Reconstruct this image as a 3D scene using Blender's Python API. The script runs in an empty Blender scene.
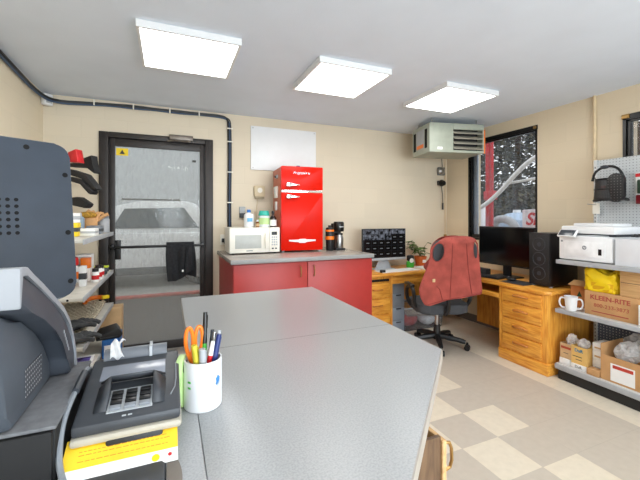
import bpy, bmesh, math, random
from math import sin, cos, pi, radians as R
from mathutils import Vector, Matrix
from mathutils.geometry import delaunay_2d_cdt
random.seed(7)
SC = bpy.context.scene
COL = SC.collection

# ------------------------------------------------------------------ camera, world, light, exposure
cam_d = bpy.data.cameras.new('camera')
cam = bpy.data.objects.new('camera', cam_d); COL.objects.link(cam)
cam.location = (0, 0, 1.44); cam.rotation_euler = (R(90), 0, R(-23))
cam_d.sensor_width = 36; cam_d.lens = 355/640*36; cam_d.shift_y = -23/640; cam_d.clip_start = .02
SC.camera = cam
SC.view_settings.view_transform = 'Standard'; SC.view_settings.look = 'None'
SC.view_settings.gamma = 1; SC.view_settings.use_curve_mapping = False
SC.view_settings.exposure = 0.1
PANEL = 10.5            # strength of the ceiling panels
wd = bpy.data.worlds.new('overcast_sky'); SC.world = wd; wd.use_nodes = True
wd.node_tree.nodes['Background'].inputs[0].default_value = (.9, .95, 1, 1)
wd.node_tree.nodes['Background'].inputs[1].default_value = 1.5

# added fill light behind the viewer, set at an invented window opening
la = bpy.data.lights.new('added_fill_light', 'AREA'); la.shape = 'RECTANGLE'; la.size = 4.2; la.size_y = 1.6
la.energy = 215; la.color = (.82, .92, 1)
lo = bpy.data.objects.new('added_fill_light', la); COL.objects.link(lo); lo.location = (1.3, -2.85, 1.35); lo.rotation_euler = (R(90+34), 0, R(26))

# ------------------------------------------------------------------ materials
def lin(c): return tuple((v/255/12.92 if v/255 <= .04045 else ((v/255+.055)/1.055)**2.4) for v in c) + (1,)
MATS = {}
def nt(name):
    m = bpy.data.materials.new(name); m.use_nodes = True
    n = m.node_tree.nodes; l = m.node_tree.links
    return m, n, l, n['Principled BSDF']
def mat(name, c, rough=.5, metal=0, var=.06, scale=12, bump=0, bscale=None, stretch=None, coat=0, em=0, spec=None):
    if name in MATS: return MATS[name]
    m, n, l, b = nt(name)
    b.inputs['Roughness'].default_value = rough; b.inputs['Metallic'].default_value = metal
    if coat: b.inputs['Coat Weight'].default_value = coat; b.inputs['Coat Roughness'].default_value = .1
    if spec is not None: b.inputs['Specular IOR Level'].default_value = spec
    tc = n.new('ShaderNodeTexCoord'); mp = n.new('ShaderNodeMapping')
    l.new(tc.outputs['Object'], mp.inputs[0])
    if stretch: mp.inputs['Scale'].default_value = stretch
    ns = n.new('ShaderNodeTexNoise'); ns.inputs['Scale'].default_value = scale; ns.inputs['Detail'].default_value = 5
    l.new(mp.outputs[0], ns.inputs['Vector'])
    rp = n.new('ShaderNodeValToRGB'); L = lin(c)
    rp.color_ramp.elements[0].position = .3; rp.color_ramp.elements[1].position = .7
    rp.color_ramp.elements[0].color = tuple(max(0, v*(1-var*2)) for v in L[:3])+(1,)
    rp.color_ramp.elements[1].color = tuple(min(1, v*(1+var)) for v in L[:3])+(1,)
    l.new(ns.outputs['Fac'], rp.inputs[0]); l.new(rp.outputs[0], b.inputs['Base Color'])
    if bump:
        n2 = n.new('ShaderNodeTexNoise'); n2.inputs['Scale'].default_value = bscale or scale*6
        l.new(mp.outputs[0], n2.inputs['Vector'])
        bp = n.new('ShaderNodeBump'); bp.inputs['Strength'].default_value = bump; bp.inputs['Distance'].default_value = .01
        l.new(n2.outputs['Fac'], bp.inputs['Height']); l.new(bp.outputs[0], b.inputs['Normal'])
    if em: b.inputs['Emission Color'].default_value = L; b.inputs['Emission Strength'].default_value = em
    MATS[name] = m; return m
def math_node(n, l, op, a, b=None, c=None):
    k = n.new('ShaderNodeMath'); k.operation = op
    for i, v in enumerate((a, b, c)):
        if v is None: continue
        if isinstance(v, (int, float)): k.inputs[i].default_value = v
        else: l.new(v, k.inputs[i])
    return k.outputs[0]
def mixrgb(n, l, f, a, b):
    k = n.new('ShaderNodeMix'); k.data_type = 'RGBA'
    for s, v in ((0, f), (6, a), (7, b)):
        if isinstance(v, (int, float, tuple)): k.inputs[s].default_value = v
        else: l.new(v, k.inputs[s])
    return k.outputs[2]
def dots(name, c, hole, pitch, r, ax=(1, 2), rough=.5, metal=0):
    m, n, l, b = nt(name); b.inputs['Roughness'].default_value = rough; b.inputs['Metallic'].default_value = metal
    tc = n.new('ShaderNodeTexCoord'); sp = n.new('ShaderNodeSeparateXYZ'); l.new(tc.outputs['Object'], sp.inputs[0])
    q = []
    for a in ax:
        f = math_node(n, l, 'FRACT', math_node(n, l, 'MULTIPLY', sp.outputs[a], 1/pitch))
        q.append(math_node(n, l, 'POWER', math_node(n, l, 'SUBTRACT', f, .5), 2))
    d = math_node(n, l, 'SQRT', math_node(n, l, 'ADD', q[0], q[1]))
    f = math_node(n, l, 'LESS_THAN', d, r)
    l.new(mixrgb(n, l, f, lin(c), lin(hole)), b.inputs['Base Color'])
    return m
def wood(name, c1, c2, axis=2, rough=.35, sc=1.0):
    m, n, l, b = nt(name); b.inputs['Roughness'].default_value = rough
    tc = n.new('ShaderNodeTexCoord'); mp = n.new('ShaderNodeMapping'); l.new(tc.outputs['Object'], mp.inputs[0])
    s = [16*sc]*3; s[axis] = 1.6*sc; mp.inputs['Scale'].default_value = s
    ns = n.new('ShaderNodeTexNoise'); ns.inputs['Scale'].default_value = 3; ns.inputs['Detail'].default_value = 8
    ns.inputs['Distortion'].default_value = .8; l.new(mp.outputs[0], ns.inputs['Vector'])
    rp = n.new('ShaderNodeValToRGB'); rp.color_ramp.elements[0].position = .33; rp.color_ramp.elements[1].position = .62
    rp.color_ramp.elements[0].color = lin(c1); rp.color_ramp.elements[1].color = lin(c2)
    l.new(ns.outputs['Fac'], rp.inputs[0]); l.new(rp.outputs[0], b.inputs['Base Color']); return m
def block_wall(name, c, axis):
    m, n, l, b = nt(name); b.inputs['Roughness'].default_value = .62
    tc = n.new('ShaderNodeTexCoord'); sp = n.new('ShaderNodeSeparateXYZ'); l.new(tc.outputs['Object'], sp.inputs[0])
    cb = n.new('ShaderNodeCombineXYZ'); l.new(sp.outputs[axis], cb.inputs[0]); l.new(sp.outputs[2], cb.inputs[1])
    br = n.new('ShaderNodeTexBrick'); br.inputs['Scale'].default_value = 1; br.inputs['Mortar Size'].default_value = .005
    br.inputs['Mortar Smooth'].default_value = .6; br.inputs['Brick Width'].default_value = .406; br.inputs['Row Height'].default_value = .203
    l.new(cb.outputs[0], br.inputs['Vector'])
    br.inputs['Color1'].default_value = lin(c); br.inputs['Color2'].default_value = lin([v*.985 for v in c])
    br.inputs['Mortar'].default_value = lin([v*.982 for v in c])
    ns = n.new('ShaderNodeTexNoise'); ns.inputs['Scale'].default_value = 1.7; l.new(tc.outputs['Object'], ns.inputs['Vector'])
    f = math_node(n, l, 'MULTIPLY', ns.outputs['Fac'], .12)
    l.new(mixrgb(n, l, f, br.outputs['Color'], lin([v*.8 for v in c])), b.inputs['Base Color'])
    n2 = n.new('ShaderNodeTexNoise'); n2.inputs['Scale'].default_value = 90; l.new(tc.outputs['Object'], n2.inputs['Vector'])
    h = math_node(n, l, 'SUBTRACT', math_node(n, l, 'MULTIPLY', n2.outputs['Fac'], .12), math_node(n, l, 'MULTIPLY', br.outputs['Fac'], .5))
    bp = n.new('ShaderNodeBump'); bp.inputs['Strength'].default_value = .2; bp.inputs['Distance'].default_value = .006
    l.new(h, bp.inputs['Height']); l.new(bp.outputs[0], b.inputs['Normal']); return m
def floor_mat():
    m, n, l, b = nt('vinyl_tile'); b.inputs['Roughness'].default_value = .42
    tc = n.new('ShaderNodeTexCoord'); sp = n.new('ShaderNodeSeparateXYZ'); l.new(tc.outputs['Object'], sp.inputs[0])
    u = math_node(n, l, 'DIVIDE', math_node(n, l, 'SUBTRACT', 1.99, sp.outputs[1]), .305)
    v = math_node(n, l, 'DIVIDE', math_node(n, l, 'SUBTRACT', sp.outputs[0], 1.98), .305)
    s = math_node(n, l, 'ADD', math_node(n, l, 'FLOOR', u), math_node(n, l, 'FLOOR', v))
    even = math_node(n, l, 'LESS_THAN', math_node(n, l, 'FRACT', math_node(n, l, 'MULTIPLY', math_node(n, l, 'ADD', s, 200.2), .5)), .5)
    inside = math_node(n, l, 'MULTIPLY', math_node(n, l, 'LESS_THAN', v, 1), math_node(n, l, 'GREATER_THAN', u, -2))
    chk = math_node(n, l, 'MULTIPLY', even, inside)
    rim = math_node(n, l, 'GREATER_THAN', sp.outputs[0], 2.97)
    fac = math_node(n, l, 'MAXIMUM', chk, rim)
    col = mixrgb(n, l, fac, lin((202, 193, 180)), lin((236, 226, 206)))
    ns = n.new('ShaderNodeTexNoise'); ns.inputs['Scale'].default_value = 22; ns.inputs['Detail'].default_value = 8; l.new(tc.outputs['Object'], ns.inputs['Vector'])
    n3 = n.new('ShaderNodeTexNoise'); n3.inputs['Scale'].default_value = 2.2; l.new(tc.outputs['Object'], n3.inputs['Vector'])
    col = mixrgb(n, l, math_node(n, l, 'MULTIPLY', ns.outputs['Fac'], .34), col, lin((150, 138, 120)))
    col = mixrgb(n, l, math_node(n, l, 'MULTIPLY', n3.outputs['Fac'], .2), col, lin((205, 190, 165)))
    def seam(x):
        f = math_node(n, l, 'ABSOLUTE', math_node(n, l, 'SUBTRACT', math_node(n, l, 'FRACT', math_node(n, l, 'ADD', x, .5)), .5))
        return math_node(n, l, 'LESS_THAN', f, .006)
    se = math_node(n, l, 'MULTIPLY', math_node(n, l, 'MAXIMUM', seam(u), seam(v)), .14)
    col = mixrgb(n, l, se, col, lin((110, 100, 90)))
    l.new(col, b.inputs['Base Color']); return m
def laminate(name, c, c2, rough=.3):
    m, n, l, b = nt(name); b.inputs['Roughness'].default_value = rough
    tc = n.new('ShaderNodeTexCoord')
    ns = n.new('ShaderNodeTexNoise'); ns.inputs['Scale'].default_value = 260; ns.inputs['Detail'].default_value = 3; l.new(tc.outputs['Object'], ns.inputs['Vector'])
    rp = n.new('ShaderNodeValToRGB'); rp.color_ramp.elements[0].position = .36; rp.color_ramp.elements[1].position = .6
    rp.color_ramp.elements[0].color = lin(c2); rp.color_ramp.elements[1].color = lin(c)
    l.new(ns.outputs['Fac'], rp.inputs[0]); l.new(rp.outputs[0], b.inputs['Base Color']); return m
def glass_mat(name, dirt, lo, hi, tint=(1, 1, 1, 1), streak=None, base=0.0):
    m = bpy.data.materials.new(name); m.use_nodes = True; n = m.node_tree.nodes; l = m.node_tree.links; n.remove(n['Principled BSDF'])
    out = n['Material Output']
    tr = n.new('ShaderNodeBsdfTransparent'); tr.inputs[0].default_value = tint
    gl = n.new('ShaderNodeBsdfGlossy'); gl.inputs['Roughness'].default_value = .03
    df = n.new('ShaderNodeBsdfDiffuse'); df.inputs[0].default_value = lin(dirt)
    tl = n.new('ShaderNodeBsdfTranslucent'); tl.inputs[0].default_value = lin(dirt)
    fr = n.new('ShaderNodeFresnel'); fr.inputs[0].default_value = 1.16
    m1 = n.new('ShaderNodeMixShader'); l.new(fr.outputs[0], m1.inputs[0]); l.new(tr.outputs[0], m1.inputs[1]); l.new(gl.outputs[0], m1.inputs[2])
    m2 = n.new('ShaderNodeMixShader'); m2.inputs[0].default_value = .5; l.new(df.outputs[0], m2.inputs[1]); l.new(tl.outputs[0], m2.inputs[2])
    tc = n.new('ShaderNodeTexCoord'); mp = n.new('ShaderNodeMapping'); l.new(tc.outputs['Object'], mp.inputs[0])
    mp.inputs['Scale'].default_value = streak or (40, 40, 8)
    ns = n.new('ShaderNodeTexNoise'); ns.inputs['Scale'].default_value = 1; ns.inputs['Detail'].default_value = 6; l.new(mp.outputs[0], ns.inputs['Vector'])
    mr = n.new('ShaderNodeMapRange'); mr.inputs[1].default_value = .3; mr.inputs[2].default_value = .72; mr.inputs[3].default_value = lo; mr.inputs[4].default_value = hi
    l.new(ns.outputs['Fac'], mr.inputs[0])
    m3 = n.new('ShaderNodeMixShader'); l.new(mr.outputs[0], m3.inputs[0]); l.new(m1.outputs[0], m3.inputs[1]); l.new(m2.outputs[0], m3.inputs[2])
    l.new(m3.outputs[0], out.inputs[0]); return m
def cctv_mat():
    m, n, l, b = nt('camera_grid_screen'); b.inputs['Roughness'].default_value = .25
    tc = n.new('ShaderNodeTexCoord'); sp = n.new('ShaderNodeSeparateXYZ'); l.new(tc.outputs['Object'], sp.inputs[0])
    u = math_node(n, l, 'DIVIDE', math_node(n, l, 'ADD', sp.outputs[0], .30), .10)
    v = math_node(n, l, 'DIVIDE', math_node(n, l, 'SUBTRACT', sp.outputs[2], .075), .072)
    fu = math_node(n, l, 'FRACT', u); fv = math_node(n, l, 'FRACT', v)
    line = math_node(n, l, 'MAXIMUM', math_node(n, l, 'LESS_THAN', fu, .04), math_node(n, l, 'LESS_THAN', fv, .05))
    ns = n.new('ShaderNodeTexNoise'); ns.inputs['Scale'].default_value = 22; ns.inputs['Detail'].default_value = 3; l.new(tc.outputs['Object'], ns.inputs['Vector'])
    rp = n.new('ShaderNodeValToRGB'); rp.color_ramp.elements[0].position = .4; rp.color_ramp.elements[1].position = .66
    rp.color_ramp.elements[0].color = lin((12, 13, 16)); rp.color_ramp.elements[1].color = lin((150, 156, 170)); l.new(ns.outputs['Fac'], rp.inputs[0])
    cu = math_node(n, l, 'FLOOR', u); cv = math_node(n, l, 'FLOOR', v)
    live = math_node(n, l, 'MAXIMUM', math_node(n, l, 'GREATER_THAN', cv, 3.5),
                     math_node(n, l, 'MULTIPLY', math_node(n, l, 'GREATER_THAN', cv, 2.5), math_node(n, l, 'LESS_THAN', cu, 3.5)))
    txt = math_node(n, l, 'MULTIPLY', math_node(n, l, 'LESS_THAN', math_node(n, l, 'ABSOLUTE', math_node(n, l, 'SUBTRACT', fu, .5)), .2),
                    math_node(n, l, 'LESS_THAN', math_node(n, l, 'ABSOLUTE', math_node(n, l, 'SUBTRACT', fv, .5)), .07))
    dark = mixrgb(n, l, txt, lin((7, 8, 10)), lin((150, 152, 156)))
    c = mixrgb(n, l, live, dark, rp.outputs[0]); c = mixrgb(n, l, line, c, lin((45, 47, 52)))
    b.inputs['Base Color'].default_value = (0, 0, 0, 1)
    l.new(c, b.inputs['Emission Color']); b.inputs['Emission Strength'].default_value = .55
    return m
def emit(name, c, s):
    m = bpy.data.materials.new(name); m.use_nodes = True; n = m.node_tree.nodes; l = m.node_tree.links; n.remove(n['Principled BSDF'])
    e = n.new('ShaderNodeEmission'); e.inputs[0].default_value = c; e.inputs[1].default_value = s
    l.new(e.outputs[0], n['Material Output'].inputs[0]); return m

WHITE = mat('white_plastic', (232, 233, 234), .4, var=.02)
OFFW = mat('cream_plastic', (238, 234, 222), .4, var=.03)
BLACK = mat('black_plastic', (26, 27, 29), .45, var=.15)
DBLACK = mat('satin_black', (14, 14, 15), .3, var=.1)
CHAR = mat('charcoal_plastic', (52, 56, 62), .5, var=.1)
SLATE = mat('slate_blue_plastic', (52, 60, 71), .6, var=.06, bump=.08, bscale=400)
GREYP = mat('grey_plastic', (128, 133, 139), .5, var=.06)
LGREY = mat('light_grey_plastic', (176, 180, 184), .5, var=.05)
STEEL = mat('brushed_steel', (178, 178, 178), .3, 1, var=.08)
CHROME = mat('chrome', (225, 225, 228), .12, 1, var=.02)
BRASS = mat('aged_brass', (176, 140, 86), .35, .8, var=.1)
BRONZE = mat('dark_bronze_frame', (50, 45, 43), .45, .2, var=.1)
RED = mat('glossy_red_enamel', (216, 24, 2), .3, var=.02, spec=.15)
CABRED = mat('brick_red_laminate', (172, 50, 46), .42, var=.03)
PAPER = mat('white_paper', (240, 240, 238), .7, var=.02)
CARD = mat('brown_cardboard', (196, 150, 100), .75, var=.06)
CARD2 = mat('pale_cardboard', (206, 172, 128), .75, var=.06)
CARDD = mat('cardboard_inside', (156, 116, 76), .8, var=.08)
OAK = wood('golden_oak_upright', (206, 128, 40), (238, 172, 72), 2)
OAKX = wood('golden_oak_across', (206, 128, 40), (238, 172, 72), 0)
OAKY = wood('golden_oak_along', (206, 128, 40), (238, 172, 72), 1)
OAKD = wood('oak_edge', (170, 98, 34), (200, 128, 52), 1)
BROWNW = wood('brown_panel', (92, 68, 48), (120, 92, 66), 2, .5)
PALEW = wood('pale_wood', (196, 152, 100), (216, 176, 124), 1, .55)
SHELFM = mat('shelf_enamel', (206, 207, 205), .4, var=.03)
ORANGE = mat('orange_plastic', (240, 122, 24), .35, var=.04)
YEL = mat('yellow_plastic', (250, 214, 20), .45, var=.05)
TEAL = mat('teal_plastic', (40, 178, 160), .4)
BLUEP = mat('blue_plastic', (40, 110, 190), .4)
NAVY = mat('navy_plastic', (30, 48, 110), .3)
GREEN = mat('green_plastic', (70, 180, 60), .35)
LIME = mat('pale_green_plastic', (190, 220, 150), .4)
CRED = mat('red_plastic', (205, 34, 40), .35)
FAB = mat('dark_grey_upholstery', (72, 74, 78), .95, var=.15, scale=220, bump=.3, bscale=600)
VEST = mat('faded_red_canvas', (166, 76, 66), .95, var=.16, scale=9, bump=.35, bscale=500)
VESTD = mat('red_canvas_seam', (138, 58, 52), .95, var=.1, scale=20)
TOWEL = mat('black_towelling', (44, 45, 48), 1, var=.2, scale=60, bump=.6, bscale=420)
HOLE = mat('vent_hole', (6, 6, 7), .9)
INK = mat('dark_ink', (60, 58, 56), .6)
REDINK = mat('red_ink', (172, 76, 62), .6)
CLEARP = glass_mat('clear_plastic_film', (255, 255, 255), .55, .95, streak=(30, 30, 30)); TOTEP = glass_mat('clear_tote_plastic', (225, 228, 232), .06, .2, streak=(20, 20, 20))
CONC = mat('wet_concrete', (60, 52, 45), .6, var=.14, scale=3, bump=.2)
RUB = mat('black_rubber', (22, 22, 23), .8)

# ------------------------------------------------------------------ mesh builder
def place(o, name, parent):
    o.name = name; COL.objects.link(o)
    if parent is not None: o.parent = parent
    return o
class G:
    def __init__(s): s.bm = bmesh.new()
    def _bev(s, vs, w, seg=2):
        es = list({e for v in vs for e in v.link_edges})
        bmesh.ops.bevel(s.bm, geom=es, offset=w, segments=seg, profile=.5, affect='EDGES', clamp_overlap=True)
    def box(s, a, b, bev=0, M=None, seg=2):
        lo = [min(p, q) for p, q in zip(a, b)]; hi = [max(p, q) for p, q in zip(a, b)]
        vs = bmesh.ops.create_cube(s.bm, size=1)['verts']
        for v in vs:
            v.co = Vector([lo[i]+(v.co[i]+.5)*(hi[i]-lo[i]) for i in range(3)])
            if M: v.co = M @ v.co
        if bev: s._bev(vs, bev, seg)
        return s
    def cyl(s, p, q, r, r2=None, n=20, cap=True):
        p, q = Vector(p), Vector(q); d = q-p
        vs = bmesh.ops.create_cone(s.bm, cap_ends=cap, segments=n, radius1=r, radius2=r if r2 is None else r2, depth=d.length)['verts']
        M = Matrix.Translation((p+q)/2) @ d.to_track_quat('Z', 'Y').to_matrix().to_4x4()
        for v in vs: v.co = M @ v.co
        return s
    def ball(s, c, r, n=14):
        r = (r, r, r) if isinstance(r, (int, float)) else r
        vs = bmesh.ops.create_uvsphere(s.bm, u_segments=n, v_segments=n//2+1, radius=1)['verts']
        for v in vs: v.co = Vector(c)+Vector([v.co[i]*r[i] for i in range(3)])
        return s
    def tube(s, pts, r, n=8, closed=False, smooth=0):
        P = [Vector(p) for p in pts]
        for _ in range(smooth):
            Q = []
            m = len(P)
            for i in range(m if closed else m-1):
                a, b = P[i], P[(i+1) % m]; Q += [a*.75+b*.25, a*.25+b*.75]
            P = Q if closed else [P[0]]+Q+[P[-1]]
        m = len(P); rings = []; up = None
        for i, p in enumerate(P):
            if closed: t = P[(i+1) % m]-P[i-1]
            else: t = P[min(i+1, m-1)]-P[max(i-1, 0)]
            t = t.normalized()
            if up is None: up = t.orthogonal().normalized()
            up = (up-t*up.dot(t)).normalized(); w = t.cross(up)
            rr = r[i*(len(r)-1)//max(1, m-1)] if isinstance(r, (list, tuple)) else r
            rings.append([s.bm.verts.new(p+up*cos(2*pi*k/n)*rr+w*sin(2*pi*k/n)*rr) for k in range(n)])
        for i in range(m if closed else m-1):
            A, B = rings[i], rings[(i+1) % m]
            for k in range(n):
                s.bm.faces.new((A[k], A[(k+1) % n], B[(k+1) % n], B[k]))
        if not closed:
            s.bm.faces.new(rings[0][::-1]); s.bm.faces.new(rings[-1])
        return s
    def lathe(s, prof, c=(0, 0, 0), n=28, cap=True):
        rings = []
        for r, z in prof:
            rings.append([s.bm.verts.new((c[0]+cos(2*pi*k/n)*max(r, 1e-4), c[1]+sin(2*pi*k/n)*max(r, 1e-4), c[2]+z)) for k in range(n)])
        for A, B in zip(rings, rings[1:]):
            for k in range(n): s.bm.faces.new((A[k], A[(k+1) % n], B[(k+1) % n], B[k]))
        if cap: s.bm.faces.new(rings[0][::-1]); s.bm.faces.new(rings[-1])
        return s
    def prism(s, poly, axis, a, b, bev=0):
        def P(u, v, w): return {0: (w, u, v), 1: (u, w, v), 2: (u, v, w)}[axis]
        A = [s.bm.verts.new(P(u, v, a)) for u, v in poly]; B = [s.bm.verts.new(P(u, v, b)) for u, v in poly]
        n = len(poly); s.bm.faces.new(A[::-1]); s.bm.faces.new(B)
        for i in range(n): s.bm.faces.new((A[i], A[(i+1) % n], B[(i+1) % n], B[i]))
        if bev: s._bev(A+B, bev)
        return s
    def surf(s, f, nu, nv):
        V = [[s.bm.verts.new(f(i/nu, j/nv)) for j in range(nv+1)] for i in range(nu+1)]
        for i in range(nu):
            for j in range(nv): s.bm.faces.new((V[i][j], V[i+1][j], V[i+1][j+1], V[i][j+1]))
        return s
    def build(s, name, m, parent=None, solid=0, sub=0, angle=38, move=None):
        if move is not None: bmesh.ops.transform(s.bm, matrix=move, verts=s.bm.verts)
        bmesh.ops.recalc_face_normals(s.bm, faces=s.bm.faces)
        me = bpy.data.meshes.new(name); s.bm.to_mesh(me); s.bm.free()
        me.materials.append(m)
        me.polygons.foreach_set('use_smooth', [True]*len(me.polygons)); me.set_sharp_from_angle(angle=R(angle))
        o = place(bpy.data.objects.new(name, me), name, parent)
        if solid:
            k = o.modifiers.new('thickness', 'SOLIDIFY'); k.thickness = solid; k.offset = 0
        if sub:
            k = o.modifiers.new('smooth', 'SUBSURF'); k.levels = sub; k.render_levels = sub
        return o
def rrect(x0, y0, x1, y1, r, n=5):
    out = []
    for cx, cy, a in ((x1-r, y0+r, -90), (x1-r, y1-r, 0), (x0+r, y1-r, 90), (x0+r, y0+r, 180)):
        for k in range(n+1):
            t = R(a+90*k/n); out.append((cx+r*cos(t), cy+r*sin(t)))
    return out
def bez(pts, n=3): return pts
def tag(o, label, cat, group=None, kind=None):
    if label: o['label'] = label
    if cat: o['category'] = cat
    if group: o['group'] = group
    if kind: o['kind'] = kind
    return o
def thing(name, label, cat, loc=(0, 0, 0), rz=0, group=None):
    o = place(bpy.data.objects.new(name, None), name, None); o.empty_display_size = .05
    o.location = loc; o.rotation_euler = (0, 0, R(rz))
    return tag(o, label, cat, group)
def struct(name, g, m, parent=None, **k):
    o = g.build(name, m, parent, **k)
    if parent is None: o['kind'] = 'structure'
    return o
def copy_tree(o, parent=None):
    c = o.copy(); COL.objects.link(c)
    if parent is not None: c.parent = parent
    for ch in list(o.children): copy_tree(ch, c)
    return c
def text(s, size, loc, rot, m, parent, name='lettering', shear=0, sx=1, ext=.0006, align='CENTER', bold=0):
    cu = bpy.data.curves.new('lettering', 'FONT'); cu.body = s; cu.size = size; cu.align_x = align; cu.align_y = 'CENTER'
    cu.shear = shear; cu.extrude = ext; cu.offset = bold
    t = bpy.data.objects.new('lettering_source', cu); COL.objects.link(t)
    dg = bpy.context.evaluated_depsgraph_get(); dg.update()
    me = bpy.data.meshes.new_from_object(t.evaluated_get(dg)); bpy.data.objects.remove(t); bpy.data.curves.remove(cu)
    me.materials.clear(); me.materials.append(m)
    o = place(bpy.data.objects.new(name, me), name, parent)
    o.location = loc; o.rotation_euler = tuple(R(a) for a in rot); o.scale = (sx, 1, 1); return o
def sheet(outline, holes, disp, step=.03):
    """2D outline with holes, meshed and pushed into 3D by disp(u, v)."""
    pts = []; edges = []
    def loop(L):
        k = len(pts); pts.extend(Vector(p) for p in L)
        edges.extend((k+i, k+(i+1) % len(L)) for i in range(len(L)))
    loop(outline)
    for h in holes: loop(h)
    def inp(p, L):
        c = False
        for i in range(len(L)):
            a, b = L[i], L[i-1]
            if (a[1] > p[1]) != (b[1] > p[1]) and p[0] < (b[0]-a[0])*(p[1]-a[1])/(b[1]-a[1])+a[0]: c = not c
        return c
    us = [p[0] for p in outline]; vs = [p[1] for p in outline]
    u = min(us)
    while u < max(us):
        v = min(vs)
        while v < max(vs):
            p = (u+.0007, v+.0009)
            if inp(p, outline) and not any(inp(p, h) for h in holes): pts.append(Vector(p))
            v += step
        u += step
    r = delaunay_2d_cdt(pts, edges, [], 0, 1e-6)
    g = G(); V = [g.bm.verts.new(disp(*p)) for p in r[0]]
    for f in r[2]:
        c = sum((r[0][i] for i in f), Vector((0, 0)))/len(f)
        if inp(c, outline) and not any(inp(c, h) for h in holes): g.bm.faces.new([V[i] for i in f])
    return g
def smooth_loop(L, it=2):
    for _ in range(it):
        Q = []
        for i in range(len(L)):
            a, b = L[i], L[(i+1) % len(L)]; Q += [(a[0]*.75+b[0]*.25, a[1]*.75+b[1]*.25), (a[0]*.25+b[0]*.75, a[1]*.25+b[1]*.75)]
        L = Q
    return L
def ell(cx, cy, rx, ry, n=20, rot=0):
    return [(cx+rx*cos(2*pi*k/n)*cos(rot)-ry*sin(2*pi*k/n)*sin(rot), cy+rx*cos(2*pi*k/n)*sin(rot)+ry*sin(2*pi*k/n)*cos(rot)) for k in range(n)]

# ------------------------------------------------------------------ the room
XL, XR, YB, YF, HC = -1.12, 3.86, 4.19, -2.2, 2.63
T = .2
struct('floor', G().box((XL-T, YF-T, -.1), (XR+T, YB+T, 0)), floor_mat())
struct('ceiling', G().box((XL-T, YF-T, HC), (XR+T, YB+T, HC+.15)), mat('ceiling_paint', (224, 233, 246), .85, var=.015, scale=3, bump=.12, bscale=160))
WB = block_wall('painted_block_back', (226, 213, 190), 0)
WR = block_wall('painted_block_side', (228, 212, 184), 1)
WLm = block_wall('painted_block_left', (247, 233, 206), 1)  # paler than the other walls, making up for weak light there
DX0, DX1, DZ = -.655, .455, 2.31
g = G(); g.box((XL-T, YB, 0), (DX0, YB+T, HC)); g.box((DX1, YB, 0), (XR+T, YB+T, HC)); g.box((DX0, YB, DZ), (DX1, YB+T, HC))
struct('wall_back', g, WB)
W1 = (2.77, 3.74, 1.16, 2.47); W2 = (.9, 1.90, 1.2, 2.36)
g = G()
for y0, y1 in ((YF-T, W2[0]), (W2[1], W1[0]), (W1[1], YB)): g.box((XR, y0, 0), (XR+T, y1, HC))
for w in (W1, W2): g.box((XR, w[0], 0), (XR+T, w[1], w[2])); g.box((XR, w[0], w[3]), (XR+T, w[1], HC))
struct('wall_right', g, WR)
struct('wall_left', G().box((XL-T, YF-T, 0), (XL, YB, HC)), WLm)
W3 = (-.95, 3.35, .55, 2.45)
g = G(); g.box((XL, YF-T, 0), (W3[0], YF, HC)); g.box((W3[1], YF-T, 0), (XR, YF, HC)); g.box((W3[0], YF-T, 0), (W3[1], YF, W3[2])); g.box((W3[0], YF-T, W3[3]), (W3[1], YF, HC))
struct('wall_front', g, WR)
g = G()
for x in (-.95, .48, 1.9, 3.31): g.box((x, YF-.12, .55), (x+.04, YF-.05, 2.45))
for z in (.55, 2.41): g.box((-.95, YF-.12, z), (3.35, YF-.05, z+.04))
struct('added_window', g, BRONZE)  # unseen window, added to let the fill light into the room
struct('ground_front', G().box((-8, -12, -.12), (XR+T, YF-T, -.02)), CONC)
g = G().box((DX1+.02, YB-.012, 0), (XR, YB, .1))
struct('baseboard_back', g, mat('grey_vinyl_base', (120, 112, 104), .5))
struct('baseboard_right', G().box((XR-.012, YF, 0), (XR, YB-.012, .1)), MATS['grey_vinyl_base'])

# glass entrance door in the back wall
dr = thing('door_1', None, None, (0, 0, 0)); dr['kind'] = 'structure'
g = G(); f = .085
g.box((DX0, YB-.03, 0), (DX0+f, YB+.1, DZ), .004); g.box((DX1-f, YB-.03, 0), (DX1, YB+.1, DZ), .004); g.box((DX0+f, YB-.03, DZ-.055), (DX1-f, YB+.1, DZ), .004)
g.build('door_frame', BRONZE, dr)
lx0, lx1, lz = DX0+f+.004, DX1-f-.004, DZ-.06
g = G(); w = .05
g.box((lx0, YB, .012), (lx0+w, YB+.045, lz), .003); g.box((lx1-w, YB, .012), (lx1, YB+.045, lz), .003)
g.box((lx0+w, YB, lz-.075), (lx1-w, YB+.045, lz), .003); g.box((lx0+w, YB, .012), (lx1-w, YB+.045, .1), .003)
leaf = g.build('door_leaf', BRONZE, dr)
DOORGLASS = glass_mat('wet_dirty_glass', (206, 205, 198), .11, .27, tint=(.95, .95, .94, 1), streak=(60, 60, 14))
G().box((lx0+w, YB+.018, .1), (lx1-w, YB+.026, lz-.075)).build('glass_pane', DOORGLASS, leaf)
g = G(); g.cyl((lx0+.01, YB-.06, 1.13), (lx1-.01, YB-.06, 1.13), .014); 
for x in (lx0+.03, lx1-.03): g.box((x-.02, YB-.07, 1.10), (x+.02, YB, 1.16), .004)
g.build('push_bar', DBLACK, dr)
G().box((lx0+.052, YB-.012, 1.0), (lx0+.105, YB+.017, 1.2), .003).build('latch_plate', BLACK, dr)
g = G(); g.box((-.0, YB-.075, DZ-.04), (.24, YB-.031, DZ+.015), .006); g.tube([(.2, YB-.055, DZ-.05), (.06, YB-.13, DZ-.055), (-.02, YB-.06, DZ-.06)], .009); g.cyl((.2, YB-.055, DZ-.055), (.2, YB-.055, DZ-.03), .016)
g.build('door_closer', mat('closer_metal', (120, 112, 104), .4, .7), dr)
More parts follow.
